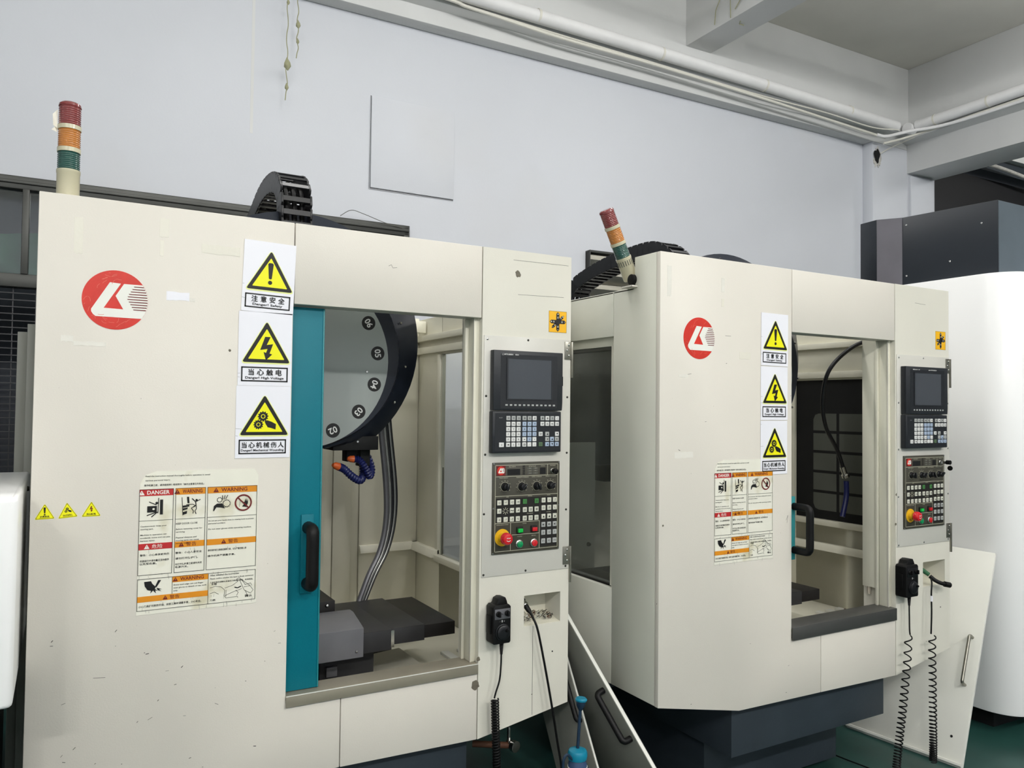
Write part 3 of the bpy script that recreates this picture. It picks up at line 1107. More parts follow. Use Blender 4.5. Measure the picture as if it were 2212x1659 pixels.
def key_mesh(ch, m, w, h, d=0.004, tcol='inkblack', th=None):
    k = (ch, m, w, h)
    if k in _KEY:
        return _KEY[k]
    mb = MB()
    mb.box(-w / 2, w / 2, -d, 0, -h / 2, h / 2, m)
    o = mb.build('key', None, bevel=0.0011, seg=1)
    if ch:
        t = MB()
        t.y0 = -d
        t.text(ch, 0, 0, th or h * 0.42, tcol, 1, w=w * 0.5 if len(ch) > 1 else None, bold=0.01)
        me = t.build('t', None, smooth=0)
        bm = bmesh.new()
        bm.from_mesh(o.data)
        n0 = len(bm.faces)
        bm.from_mesh(me.data)
        bm.faces.ensure_lookup_table()
        for f_ in bm.faces[n0:]:
            f_.material_index = 1
        bm.to_mesh(o.data)
        bm.free()
        o.data.materials.append(MATS[tcol])
        bpy.data.objects.remove(me)
    md = o.data
    bpy.data.objects.remove(o)
    _KEY[k] = md
    return md


def put(md, name, parent, loc):
    o = bpy.data.objects.new(name, md)
    COL.objects.link(o)
    o.parent = parent
    o.location = loc
    return o

# ================================================================== machining centre
def machining_center(cfg):
    x_origin, y_origin, rz = cfg['at']
    W = cfg['W']
    ks = cfg['ks']
    second = cfg['second']
    root = thing('machining_center', cfg['label'], 'machine tool', (x_origin, y_origin, 0), rz)
    H = 2.19
    X = lambda x: 1.3555 + (x - 1.3555) * ks      # column features

    def part(mb, name, **k):
        return mb.build(name, root, **k)

    # ---------------- sheet metal front
    part(MB().prism([(0, .555), (.40, .474), (.861, .466), (.861, .70), (.6875, .70), (.6875, H), (0, H)], 'y', 0, 0.022, 'cream'), 'front_panel', bevel=0.0025)
    hd = MB().prism([(0.0, 1.935), (0.0, H), (0.022, H), (0.022, 1.952), (0.075, 1.952), (0.075, 1.935)], 'x', .6905, 1.3525, 'cream')
    part(hd, 'header_panel', bevel=0.0025)
    part(MB().prism([(.8635, .466), (1.3525, .456), (1.3525, .70), (.8635, .70)], 'y', 0, 0.022, 'cream'), 'lower_panel', bevel=0.002)
    # column with its pocket
    px0, px1, pz0, pz1 = X(1.540), X(1.697), .823, .934
    c = MB()
    D = 0.16
    zb = lambda x: .456 + (x - 1.3555) / (W - 1.3555) * .064
    c.prism([(1.3555, zb(1.3555)), (px0, zb(px0)), (px0, H), (1.3555, H)], 'y', 0, D, 'cream2')
    c.prism([(px0, zb(px0)), (px1, zb(px1)), (px1, pz0), (px0, pz0)], 'y', 0, D, 'cream2')
    c.prism([(px0, pz1), (px1, pz1), (px1, H), (px0, H)], 'y', 0, D, 'cream2')
    c.prism([(px1, zb(px1)), (W, .52), (W, H), (px1, H)], 'y', 0, D, 'cream2')
    part(c, 'control_column', smooth=0)
    pk = MB()
    pk.box(px0 - .01, px1 + .01, .105, .112, pz0 - .02, pz1 + .01, 'inner')
    pk.prism([(0.002, pz0 + .001), (.105, pz0 + .02), (.105, pz0 + .014), (0.002, pz0 - .005)], 'x', px0, px1, 'inner')
    part(pk, 'pocket_lining')
    # seam line and small holes of the column
    dd = MB()
    dd.lathe((X(1.664), 0.0005, .717), (0, -1, 0), [(0, .003), (.001, .003)], 'inkblack', 10)
    if not second:
        dd.box(1.578, 1.5795, -.0004, 0, .50, .82, 'inkgray')
    part(dd, 'column_seam')
    # left side wall with its window
    s = MB()
    s.prism([(.0225, .556), (.275, .556), (.275, 2.075), (.147, 2.075), (.147, H), (.0225, H)], 'x', 0, .022, 'side')
    part(s, 'side_panel', bevel=0.002)
    s = MB()
    s.prism([(.278, 1.90), (1.45, 1.90), (1.45, 2.075), (.278, 2.075)], 'x', 0, .03, 'side')
    s.box(0, .35, .15, 1.45, 2.066, 2.074, 'side')
    part(s, 'upper_side_panel', bevel=0.002)
    s = MB()
    s.prism([(.278, .556), (1.45, .556), (1.45, .922), (.278, .922)], 'x', 0, .022, 'side')
    part(s, 'lower_side_panel', bevel=0.002)
    s = MB()
    s.box(.022, .04, .278, .31, .92, 1.90, 'side')
    s.box(.022, .04, .31, 1.45, 1.865, 1.90, 'side')
    s.box(.022, .04, 1.10, 1.45, .92, 1.87, 'side')
    s.box(.018, .04, .308, .312, .925, 1.867, 'cream')
    part(s, 'window_surround', bevel=0.0015)
    g = MB().box(.034, .039, .30, 1.11, .925, 1.868, 'tint')
    sw = part(g, 'side_window')
    # right side wall
    wy0, wy1, wz0, wz1 = (.28, 1.115, .883, 1.88) if not second else (.20, .868, 1.03, 1.785)
    s = MB()
    a, b = W - .022, W
    s.box(a, b, .16, wy0, .556, 2.075, 'inner')
    s.box(a, b, wy1, 1.45, .556, 2.075, 'inner')
    s.box(a, b, wy0, wy1, .556, wz0, 'inner')
    s.box(a, b, wy0, wy1, wz1, 2.075, 'inner')
    # rails inside
    s.box(a - .03, a, .16, 1.42, 1.955, 1.985, 'inner')
    s.box(a - .02, a, .16, 1.42, wz1 + .01, wz1 + .045, 'inner')
    s.prism([(a - .045, .868), (a, .868), (a, .905), (a - .03, .905)], 'y', wy1 - (.0 if not second else .7), 1.42, 'inner')
    s.box(a - .012, a, wy1, wy1 + .03, wz0, wz1, 'inner')
    s.box(a - .03, a, wy0, wy1 + .03, wz0 - .03, wz0, 'inner')
    part(s, 'right_side_panel', bevel=0.002)
    if second:
        gl = MB().box(a + .004, a + .010, wy0, wy1, wz0, wz1, 'matteblack')
        rw = part(gl, 'right_side_window', label='black window with a grid of grey panes seen through the doorway')
        first = None
        for r_ in range(5):
            for c_ in range(2):
                y1 = .752 - c_ * .166
                y0 = y1 - .148
                z0 = 1.078 + r_ * .108
                mb = MB()
                pts = [(y0, z0), (y1, z0), (y1, z0 + .093), (y0, z0 + .093)]
                if r_ == 4 and c_ == 0:
                    pts = [(y0, z0), (y1, z0), (y1, z0 + .06), (y1 - .012, z0 + .085), (y1 - .035, z0 + .093), (y0, z0 + .093)]
                if r_ == 0 and c_ == 0:
                    pts = [(y0, z0), (y1 - .035, z0), (y1 - .012, z0 + .008), (y1, z0 + .033), (y1, z0 + .093), (y0, z0 + .093)]
                mb.prism(pts, 'x', a + .0025, a + .0045, 'panedark')
                mb.build('pane', rw)
    else:
        part(MB().box(a + .004, a + .009, wy0, wy1, wz0, wz1, 'glass'), 'right_side_window')
    # back wall of the work area
    bk = MB()
    xs = [.0225, .62, 1.215, 1.258, 1.352, 1.395, W - .022]
    for i, (p, q) in enumerate(zip(xs[:-1], xs[1:])):
        off = 0 if i % 2 == 0 else -.012
        bk.box(p + .001, q - .001, 1.42 + off, 1.445, .45, 2.085, 'inner')
    bk.prism([(1.375, .868), (1.42, .868), (1.42, .905), (1.39, .905)], 'x', 1.395, W - .022, 'inner')
    part(bk, 'back_panel', bevel=0.0015)
    # upper cross rails of the roof opening, seen through the top of the doorway
    rl = MB()
    rl.box(.1, W - .03, 1.30, 1.34, 2.00, 2.06, 'inner')
    part(rl, 'roof_rail', bevel=0.002)
    part(MB().box(.7, W - .03, .16, .19, 1.96, 2.0, 'inner'), 'roof_rail', bevel=0.002)
    # chip tray floor
    ft = MB()
    ft.box(.03, W - .022, .03, 1.42, .565, .575, 'inner')
    ft.prism([(.75, .578), (1.30, .62), (1.30, .575), (.75, .575)], 'y', .1, .6, 'inner')
    for i in range(3):
        ft.box(1.44 + i * .075, 1.475 + i * .075, .16 + .03 * i, .50, .60, .612, 'panelwhite')
    ft.box(.25, 1.28, .20, 1.2, .57, .605, 'matteblack')  # black slab added to darken the tray floor under the table
    part(ft, 'chip_tray', bevel=0.001)
    # sill
    sz = .72 if not second else .752
    si = MB().prism([(-.008, cfg['sb']), (-.008, sz), (.09, sz), (.09, sz - .006), (-.002, sz - .006), (-.002, cfg['sb'])], 'x', .687, 1.352, cfg['sill'])
    si = part(si, 'door_sill', bevel=0.0008)
    if not second:
        MB().box(.687, 1.352, -.009, -.006, sz - .0012, sz + .0012, 'panelwhite').build('edge_highlight', si)  # pale strip paints the highlight along the sill's top edge
    # right door post and cable duct
    po = MB()
    yp = .066
    po.box(1.334, 1.3555, .0225, yp, sz, 1.935, 'inner')
    po.box(1.322, 1.3555, yp, yp + .012, sz, 1.935, 'inner')
    if second:
        po.box(1.326, 1.357, yp + .012, .145, .825, 1.95, 'inner')
        po.cyl((1.338, .12, .79), (1.338, .12, .825), .009, 'brownfix', 10)
    else:
        po.box(1.326, 1.357, yp + .012, .092, sz, 1.93, 'inner')
    po.box(1.332, 1.335, .018, .026, sz, 1.935, 'cream')
    part(po, 'door_post', bevel=0.0015)

    # ---------------- sliding door
    dx = cfg['door']
    door = MB().box(dx - .35, dx, .030, .052, .722 if not second else .754, 1.93, 'teal')
    door.box(dx - .006, dx, .028, .054, .722 if not second else .754, 1.93, 'tealedge') if not second else None
    door = part(door, 'sliding_door', bevel=0.0015, label='teal sliding door')
    hz0, hz1 = 1.035, 1.25
    hx = (dx - .043) if not second else (dx + .006)
    yb = .03
    if second:
        MB().box(dx - .004, dx + .022, .018, .030, hz0 - .02, hz1 + .02, 'tealedge').build('bracket', door, bevel=0.002)
        hx = dx + .012
        yb = .018
        yo = -.062
    else:
        MB().box(hx - .022, hx + .018, .024, .030, hz0 - .012, hz1 + .022, 'teal').build('bracket', door, bevel=0.002)
        yo = -.030
    rr = .020 if not second else .015
    pts = [(hx, yb, hz1 - .02), (hx, yo + .02, hz1 - .02), (hx, yo + .005, hz1 - .026), (hx, yo, hz1 - .045), (hx, yo, (hz0 + hz1) / 2), (hx, yo, hz0 + .045), (hx, yo + .005, hz0 + .026), (hx, yo + .02, hz0 + .02), (hx, yb, hz0 + .02)]
    MB().tube(smoothpath(pts, 6), rr, 'rubber', 14).build('handle', door, label='black handle')

    # ---------------- control plate
    cp = MB().box(X(1.3625), X(1.7305), -.003, 0, 1.017, 1.875, 'plate')
    plate = part(cp, 'control_plate', bevel=0.001)
    scr = None
    for (sx, sz_) in [(1.375, 1.861), (1.544, 1.865), (1.718, 1.862), (1.372, 1.658), (1.371, 1.450), (1.369, 1.24), (1.370, 1.026), (1.543, 1.026), (1.717, 1.027), (1.717, 1.238), (1.718, 1.45), (1.718, 1.659)]:
        m_ = 'chrome' if second or (sx, sz_) == (1.375, 1.861) else 'screwdark'
        if scr is None or scr[0] != m_:
            scr = (m_, MB().lathe((0, 0, 0), (0, -1, 0), [(0, .0042), (.0014, .0040), (.0024, .0024)], m_, 12).build('screw', plate))
            scr[1].location = (X(sx), -.003, sz_)
        else:
            copy_of(scr[1], plate, (X(sx), -.003, sz_))
    # hinges
    for hz in (1.838, 1.07):
        h = MB()
        h.box(X(1.704), W + .002, -.006, -.003, hz - .037, hz + .03, 'steel')
        h.box(W, W + .007, -.008, .012, hz - .105, hz + .03, 'steel')
        for sx, q in ((1.722, .018), (1.714, -.002), (1.722, -.022)):
            h.lathe((X(sx), -.006, hz + q), (0, -1, 0), [(0, .005), (.002, .0046), (.0034, .002)], 'chrome', 12)
        h.build('hinge', plate, bevel=0.0006)
    # display unit
    mx0, mx1, mz0, mz1 = X(1.387), X(1.678), 1.607, 1.822
    yy = -.030
    m = MB()
    m.prism([(mx0, mz0 + .001), (mx1, mz0 + .001), (mx1 + .002, mz0 + .03), (mx1 + .002, mz1), (mx0, mz1)], 'y', yy, -.003, 'bezel')
    disp = part(m, 'display_unit', bevel=0.003)
    sx0, sx1, sz0, sz1 = X(1.4455), X(1.6285), 1.6495, 1.7925
    fr = MB()
    fx0, fx1, fz0, fz1 = X(1.415), X(1.655), 1.615, 1.808
    fr.y0 = yy
    fr.R2(fx0, fx1, fz0, fz1, 'bezelin', 1)
    fr.box(sx0 - .006, sx1 + .006, yy - .0025, yy - .0005, sz1, sz1 + .004, 'bezel')
    fr.box(sx0 - .006, sx1 + .006, yy - .0025, yy - .0005, sz0 - .004, sz0, 'bezel')
    fr.box(sx0 - .006, sx0, yy - .0025, yy - .0005, sz0, sz1, 'bezel')
    fr.box(sx1, sx1 + .006, yy - .0025, yy - .0005, sz0, sz1, 'bezel')
    fr.build('screen_frame', disp)
    MB().box(sx0, sx1, yy - .0015, yy - .0004, sz0, sz1, 'screen').build('screen', disp, label='dark grey blank screen')
    MB().box(mx1 + .001, mx1 + .006, yy + .004, yy + .018, 1.70, 1.735, 'matteblack').build('latch', disp, bevel=0.001)
    t = MB()
    t.y0 = yy
    if not second:
        tri = X(1.4235)
        for dx_, dz_ in ((0, .003), (-.0024, -.0012), (.0024, -.0012)):
            t.P2([(tri + dx_, 1.8065 + dz_ + .002), (tri + dx_ + .0016, 1.8065 + dz_), (tri + dx_, 1.8065 + dz_ - .002), (tri + dx_ - .0016, 1.8065 + dz_)], 'keygray', 2)
        t.text('MITSUBISHI', X(1.4290), 1.8075, .0050, 'key', 3, 'l', .03, w=.036)
        t.text('MELDAS', X(1.4745), 1.8075, .0046, 'key', 3, 'l', .03, w=.014)
    else:
        t.text('MELDAS  60', X(1.432), 1.8085, .0048, 'key', 3, 'l', .02, w=.05)
        t.text('▲ MITSUBISHI', X(1.540), 1.8085, .0050, 'key', 3, 'l', .02, w=.06)
    t.build('lettering', disp, smooth=0)
    sk = key_mesh('', 'keygray', .0105, .0062, .002)
    for i in range(12):
        put(sk, 'soft_key', disp, (X(1.4400) + i * (.2003 / 11) * ks, yy - .0004, 1.6265))
    # keypad unit
    m = MB().box(mx0 - .002, mx1 - .004, yy, -.003, 1.4555, 1.604, 'bezel')
    kp = part(m, 'keypad_unit', bevel=0.003)
    t = MB()
    t.y0 = yy
    t.R2(X(1.395), X(1.670), 1.462, 1.5975, 'bezelin', 1)
    t.text('RESET', X(1.418), 1.581, .003, 'keygray', 3, w=.014)
    t.build('face_sheet', kp, smooth=0)
    colsx = [1.4475, 1.4688, 1.490, 1.5143, 1.5357, 1.557]
    rowz = [1.5798, 1.5593, 1.5406, 1.5224, 1.5037, 1.485]
    rows = ['▣▤▥▦▧▨', 'ONG789', 'XYZ456', 'FDH123', 'PQR-0.', 'MST=/;']
    kw, kh = .0165 * min(ks, 1.04), .0155
    for r_, rw_ in enumerate(rows):
        for c_, ch in enumerate(rw_):
            m_ = 'key'
            if r_ == 0:
                m_ = 'keygray' if c_ < 5 else 'key'
            elif c_ >= 3 and (r_ in (1, 2, 3) or (r_ == 4 and c_ == 4)):
                m_ = 'keyblue'
            put(key_mesh(ch, m_, kw, kh), 'key', kp, (X(colsx[c_]), yy, rowz[r_]))
    ex = [(1.5905, 0, '▩', 'keygray'), (1.6117, 0, '▦', 'key'), (1.6329, 0, '▧', 'keygray'), (1.6541, 0, 'C', 'key'),
          (1.5905, 1, 'SP', 'key'), (1.6117, 1, 'DEL', 'key'), (1.6329, 1, 'INS', 'key'), (1.6541, 1, 'CB', 'key'),
          (1.5835, 3, 'INP', 'key'), (1.6117, 3, '▲', 'keygray'), (1.6541, 3, '▼', 'key'),
          (1.6117, 4, '◀', 'keygray'), (1.6329, 4, '▲', 'keyblue'), (1.6541, 4, '▶', 'keygray'),
          (1.5835, 5, '◇', 'keygreen'), (1.6117, 5, '◀', 'keyblue'), (1.6329, 5, '▼', 'keyblue'), (1.6541, 5, '▶', 'keyblue')]
    for kx, r_, ch, m_ in ex:
        put(key_mesh(ch, m_, kw, kh), 'key', kp, (X(kx), yy, rowz[r_]))
    put(key_mesh('⇧', 'key', .0195, .0165), 'key', kp, (X(1.4205), yy, 1.485))
    # operator panel
    ox0, ox1, oz0, oz1 = X(1.400), X(1.6835), 1.0945, 1.4205
    yo2 = -.009
    op = part(MB().box(ox0, ox1, yo2, -.003, oz0, oz1, 'oppanel'), 'operator_panel', bevel=0.0015)
    t = MB()
    t.y0 = yo2
    lw = .0016
    lx = lambda x: X(x)
    t.frame2(lx(1.4095), lx(1.6755), 1.1035, 1.4112, lw, 'opline', 2)
    for (a_, b_) in (((1.4095, 1.3702), (1.6755, 1.3702)), ((1.6293, 1.3702), (1.6293, 1.4112)), ((1.4095, 1.3005), (1.6755, 1.3005)),
                     ((1.4095, 1.2045), (1.5960, 1.2045)), ((1.5960, 1.2045), (1.5960, 1.1035)), ((1.4745, 1.2045), (1.4745, 1.1035)), ((1.4745, 1.1600), (1.5960, 1.1600))):
        t.L2([(lx(a_[0]), a_[1]), (lx(b_[0]), b_[1])], lw, 'opline', 2)
    t.R2(lx(1.4135), lx(1.598), 1.2075, 1.2925, 'opwell', 1)
    t.R2(lx(1.600), lx(1.672), 1.1100, 1.2925, 'opwell', 1)
    t.R2(lx(1.459), lx(1.5125), 1.3745, 1.396, 'matteblack', 1)
    t.R2(lx(1.5965), lx(1.6215), 1.3745, 1.398, 'matteblack', 1)
    for i in range(5):
        t.R2(lx(1.5225), lx(1.533), 1.3755 + i * .0068, 1.380 + i * .0068, 'opwell', 1)
    for i in range(3):
        for j in range(2):
            t.R2(lx(1.543 + .024 * j), lx(1.563 + .024 * j), 1.376 + i * .009, 1.382 + i * .009, 'inkgray', 1)
            t.text(('X', 'Y', 'Z', 'ATC', 'MG', 'LUB')[i * 2 + j], lx(1.553 + .024 * j), 1.379 + i * .009, .0028, 'opline', 3)
    for s_, a_, b_, w_ in (('ALARM', 1.478, 1.4045, .028), ('STATUS', 1.563, 1.4045, .03), ('TOOL NO', 1.608, 1.4045, .018), ('PROGRAM', 1.652, 1.405, .022),
                           ('MODE SELECT', 1.444, 1.3655, .036), ('FEEDRATE OVERRIDE', 1.522, 1.3655, .052), ('RAPID OVERRIDE', 1.583, 1.3655, .042), ('SPINDLE OVERRIDE', 1.643, 1.3655, .044),
                           ('AXIS', 1.460, 1.2968, .010), ('SPINDLE', 1.555, 1.2968, .018), ('FUNCTION', 1.635, 1.2968, .014), ('MAGAZINE', 1.555, 1.2335, .026), ('MACHINE', 1.636, 1.2345, .018),
                           ('EMERGENCY STOP', 1.441, 1.1985, .048), ('POWER', 1.533, 1.1985, .016), ('CYCLE START', 1.513, 1.1525, .020), ('FEED HOLD', 1.572, 1.1525, .018)):
        t.text(s_, lx(a_), b_, .0034, 'opline', 3, w=w_ * ks)
    for i, (a_, b_) in enumerate(((1.449, 1.334), (1.5195, 1.332), (1.583, 1.332), (1.642, 1.332))):
        n_ = 9
        t.ring2(lx(a_), b_, .0165, .0175, 'opline', 2, 24)
        for k in range(n_):
            an = math.pi * (1.2 - 1.4 * k / (n_ - 1))
            t.text(('0', '10', '30', '50', '70', '90', '110', '130', '150')[k], lx(a_) + .0225 * math.cos(an), b_ + .0225 * math.sin(an), .003, 'opline', 3)
    for k in range(8):
        an = k * math.pi / 4
        t.L2([(lx(1.453) + .005 * math.cos(an), 1.2475 + .005 * math.sin(an)), (lx(1.453) + .013 * math.cos(an), 1.2475 + .013 * math.sin(an))], .002, 'opline', 3)
    t.build('printed_face', op, smooth=0)
    emblem(op, lx(1.4325), 1.3915, .0155, 'red square emblem', 'emblem', y=yo2 - .001, cracks=False)
    q = MB()
    q.y0 = yo2
    q.R2(lx(1.4145), lx(1.451), 1.3735, 1.4095, 'maroon', 1)
    q.build('emblem_ground', op, smooth=0)
    for sx, sz_ in ((ox0 + .004, oz1 - .004), (ox1 - .004, oz1 - .004), (ox0 + .004, oz0 + .004), (ox1 - .004, oz0 + .004), (ox0 + .004, 1.258), (ox1 - .004, 1.258)):
        MB().lathe((sx, yo2, sz_), (0, -1, 0), [(0, .0032), (.0015, .0026)], 'chrome', 10).build('screw', op)
    bw, bh = .0172, .0178
    grid = []
    for r_, z_ in enumerate((1.2775, 1.2478, 1.217)):
        for c_, x_ in enumerate((1.4265, 1.453, 1.4787, 1.5035)):
            if r_ == 1 and c_ == 1:
                continue
            grid.append((x_, z_, 'btn', ('+X', '+Y', '+Z', '+4', '-X', '', '~', '-4', '-X', '-Y', '-Z', '%')[r_ * 4 + c_]))
        for c_, x_ in enumerate((1.5325, 1.5575, 1.5825)):
            if r_ == 0 and c_ == 1:
                continue
            grid.append((x_, z_, 'btngreen' if r_ == 0 else 'btn', ('①', '', '②', '▤', '▥', '▦', '目', '日', '曰')[r_ * 3 + c_]))
    for r_, z_ in enumerate((1.2785, 1.2505, 1.219, 1.1892, 1.1602, 1.1292)):
        for c_, x_ in enumerate((1.6125, 1.6375, 1.662)):
            grid.append((x_, z_, 'btn' if r_ < 3 else 'keygray', ('▷', '▷', 'Z', '凸', '凹', 'L', '▲', '▲', '▲', 'M1', 'M2', 'M3', '▒', '▒', 'F', 'F1', 'F2', 'F3')[r_ * 3 + c_]))
    for x_, z_, m_, ch in grid:
        put(key_mesh(ch, m_, bw, bh, .0035), 'button', op, (lx(x_), yo2, z_))
    # selector knobs
    k0 = None
    for i, (a_, b_) in enumerate(((1.449, 1.334), (1.5195, 1.332), (1.583, 1.332), (1.642, 1.332))):
        if k0 is None:
            mb = MB().lathe((0, 0, 0), (0, -1, 0), [(0, .0145), (.004, .0145), (.006, .0125), (.018, .0115), (.020, .0095)], 'black', 24)
            mb.box(-.003, .003, -.026, -.016, -.0125, .0125, 'black')
            mb.box(-.0006, .0006, -.0266, -.026, .003, .0125, 'keygray')
            k0 = mb.build('selector_knob', op, bevel=0.0005)
            k0.location = (lx(a_), yo2, b_)
        else:
            copy_of(k0, op, (lx(a_), yo2, b_), rot=(0, (0.7, -0.4, 0.9)[i - 1], 0))
    # key switch
    MB().lathe((lx(1.651), yo2, 1.386), (0, -1, 0), [(0, .009), (.003, .009), (.004, .0075), (.010, .0075)], 'chrome', 18).build('key_switch', op)
    kk = MB()
    if second:
        kk.box(lx(1.651) - .0012, lx(1.651) + .0012, yo2 - .035, yo2 - .008, 1.380, 1.392, 'chrome')
        kk.cyl((lx(1.651), yo2 - .05, 1.388), (lx(1.651), yo2 - .032, 1.388), .010, 'rubber', 14)
        kk.lathe((lx(1.651), yo2 - .048, 1.362), (1, 0, 0), [(-.003, .011), (.003, .011)], 'rubber', 14)
        kk.tube([(lx(1.651), yo2 - .045, 1.384), (lx(1.651), yo2 - .052, 1.374), (lx(1.651), yo2 - .045, 1.366)], .0015, 'chrome', 6)
    else:
        kk.lathe((lx(1.651), yo2 - .010, 1.386), (0, -1, -0.1), [(0, .0035), (.008, .010), (.016, .010), (.018, .006)], 'rubber', 14)
    kk.build('key', op)
    # emergency stop
    e = MB().lathe((lx(1.4405), yo2, 1.1535), (0, -1, 0), [(0, .0305), (.002, .0305)], 'yellowplastic', 32)
    e = e.build('emergency_stop', op, label='yellow collar of the emergency stop')
    es = MB()
    es.lathe((lx(1.4405), yo2 - .002, 1.1535), (0, -1, 0), [(0, .018), (.016, .017), (.016, .012), (.024, .012)], 'yellowplastic', 24)
    es.build('stop_collar', op)
    es = MB()
    es.lathe((lx(1.4405), yo2 - .022, 1.1535), (0, -1, 0), [(0, .016), (.004, .0215), (.018, .0215), (.024, .0175), (.026, .012)], 'redplastic', 28)
    es.y0 = yo2 - .0482
    es.text('STOP', lx(1.4405), 1.1575, .004, 'logowhite', 1, w=.016, bold=.03)
    es.L2([(lx(1.4405) - .008, 1.150), (lx(1.4405), 1.146), (lx(1.4405) + .008, 1.150)], .002, 'logowhite', 1)
    es.build('mushroom_button', op, label='red mushroom push button')
    for x_, m_, b_ in ((1.511, 'greenbright', 1.175), (1.5715, 'redplastic', 1.176)):
        mb = MB().box(lx(x_) - .0125, lx(x_) + .0125, yo2 - .006, yo2, b_ - .0105, b_ + .0125, 'matteblack')
        mb.box(lx(x_) - .0105, lx(x_) + .0105, yo2 - .012, yo2 - .005, b_ - .0075, b_ + .0075, m_)
        mb.build('square_button', op, bevel=0.0008)
    for x_, m_ in ((1.511, 'greenplastic'), (1.5725, 'redplastic')):
        mb = MB().lathe((lx(x_), yo2, 1.1255), (0, -1, 0), [(0, .0155), (.004, .0155), (.006, .0125), (.0062, .0118), (.010, .0115), (.011, .010)], m_, 28,
                        ms=['chrome', 'chrome', 'chrome', m_, m_])
        mb.build('round_button', op)

    # ---------------- stickers
    sp = cfg['signs']
    info = [('bang', '注意安全', 'Danger! Safety', 'white sign with yellow triangle, exclamation mark'), ('bolt', '当心触电', 'Danger! High Voltage', 'white sign with yellow triangle, lightning bolt'),
            ('gears', '当心机械伤人', 'Danger! Mechanical Wounding', 'white sign with yellow triangle, gears and hand')]
    for (x0, x1, z1, z0, sl_), (kd, cn, en, lb) in zip(sp, info):
        warn_sign(root, x0, x1, z1, z0, kd, cn, en, y=-.001, slant=sl_, label=lb)
    big_label(root, *cfg['big'], label='large multi-panel safety label in red, orange and white')
    emblem(root, *cfg['emblem'], 'round red emblem with a white stylised letter mark')
    axis_sticker(root, *cfg['axis'])
    for k in cfg['minis']:
        mini_sign(root, *k)
    tp = None
    for (x0, x1, z0, z1, m_) in cfg['tapes']:
        mb = MB()
        mb.y0 = 0
        n_ = 7
        pts = []
        r3 = random.Random(int(x0 * 997))
        lo = [(x0 + (x1 - x0) * i / n_, z0 + r3.uniform(-.0015, .0015)) for i in range(n_ + 1)]
        hi = [(x1 - (x1 - x0) * i / n_, z1 + r3.uniform(-.0015, .0015)) for i in range(n_ + 1)]
        mb.prism(lo + hi, 'y', -.0006, 0, m_)
        mb.build('tape_remnant', root, smooth=0)
    for (x, z, r_) in cfg['chips']:
        mb = MB()
        r3 = random.Random(int(x * 9973))
        pts = [(x + r_ * math.cos(a_) * r3.uniform(.7, 1.15), z + r_ * 1.1 * math.sin(a_) * r3.uniform(.7, 1.15)) for a_ in [i * math.pi / 7 for i in range(14)]]
        mb.prism(pts, 'y', -.0003, 0, 'chipgray')
        mb.build('paint_chip', root, smooth=0)
    for pts in cfg['scuffs']:
        mb = MB()
        mb.L2(pts, .0012, 'inkgray', 1)
        mb.build('scratch', root, smooth=0)
    mb = MB()
    r3 = random.Random(11)
    for k in range(34 if not second else 10):
        x_, z_ = r3.uniform(.03, .68), r3.uniform(.5, .98)
        if second:
            z_ = r3.uniform(.5, 1.9)
        a_ = r3.uniform(-.4, .9)
        L9, t9 = r3.uniform(.002, .009), r3.uniform(.0008, .0022)
        mb.L2([(x_, z_), (x_ + L9 * math.cos(a_), z_ + L9 * math.sin(a_))], t9, 'inkgray' if k % 3 else 'inkblack', 1)
    mb.build('paint_nicks', root, smooth=0, kind='stuff')

    # ---------------- base under the sheet metal
    part(MB().box(.41, 1.34, .05, 1.1, .275, .52, 'darkbase'), 'base_tray', bevel=0.003)
    bs = MB().box(.46, 1.28, .25, 1.5, 0.02, .40, 'darkbase')
    bs.box(.55, .70, .30, .45, 0, .12, 'matteblack')
    bs.box(1.05, 1.20, .30, .45, 0, .12, 'matteblack')
    bs.box(.05, W - .05, .6, 1.44, .40, .56, 'darkbase')
    part(bs, 'machine_base', bevel=0.004)
    # column of the machine standing behind the work area
    part(MB().box(.35, 1.35, 1.46, 2.3, 0, 2.0, 'panelwhite'), 'machine_column', bevel=0.01)

    # ---------------- tool magazine
    cx, cz = .857, 1.814
    mg = MB()
    n_ = 72
    ring = [(cx + .351 * math.cos(2 * math.pi * i / n_), cz + .351 * math.sin(2 * math.pi * i / n_)) for i in range(n_)]
    outc = []
    for i in range(n_):
        a_ = 2 * math.pi * i / n_
        ox_, oz_ = .832 + .488 * math.cos(a_), 1.866 + .482 * math.sin(a_)
        outc.append((ox_, max(oz_, 1.455)))
    b_ = len(mg.v)
    rows_ = [(.402, [(cx + (x - cx) * .975, cz + (z - cz) * .975) for x, z in ring], 'navy'), (.42, ring, 'navy'), (.425, [(cx + (x - cx) * 1.03, max(cz + (z - cz) * 1.03, 1.44)) for x, z in ring], 'navy'), (.50, outc, 'navy'), (.60, outc, 'navy')]
    for y_, pts, _m in rows_:
        mg.v += [(x, y_, z) for x, z in pts]
    for j in range(len(rows_) - 1):
        for i in range(n_):
            i2 = (i + 1) % n_
            mg.f.append([b_ + j * n_ + i, b_ + j * n_ + i2, b_ + (j + 1) * n_ + i2, b_ + (j + 1) * n_ + i])
            mg.m.append(mg.mi('navy'))
    mg.f.append([b_ + i for i in range(n_)][::-1])
    mg.m.append(mg.mi('navy'))
    mg.f.append([b_ + (len(rows_) - 1) * n_ + i for i in range(n_)])
    mg.m.append(mg.mi('navy'))
    mag = part(mg, 'tool_magazine', label='dark blue tool magazine housing with a grey numbered face')
    fc = MB()
    fx, fz = .828, 1.787
    fc.lathe((fx, .402, fz), (0, -1, 0), [(0, .327), (.004, .327)], 'discgray', 72)
    fc.y0 = .398
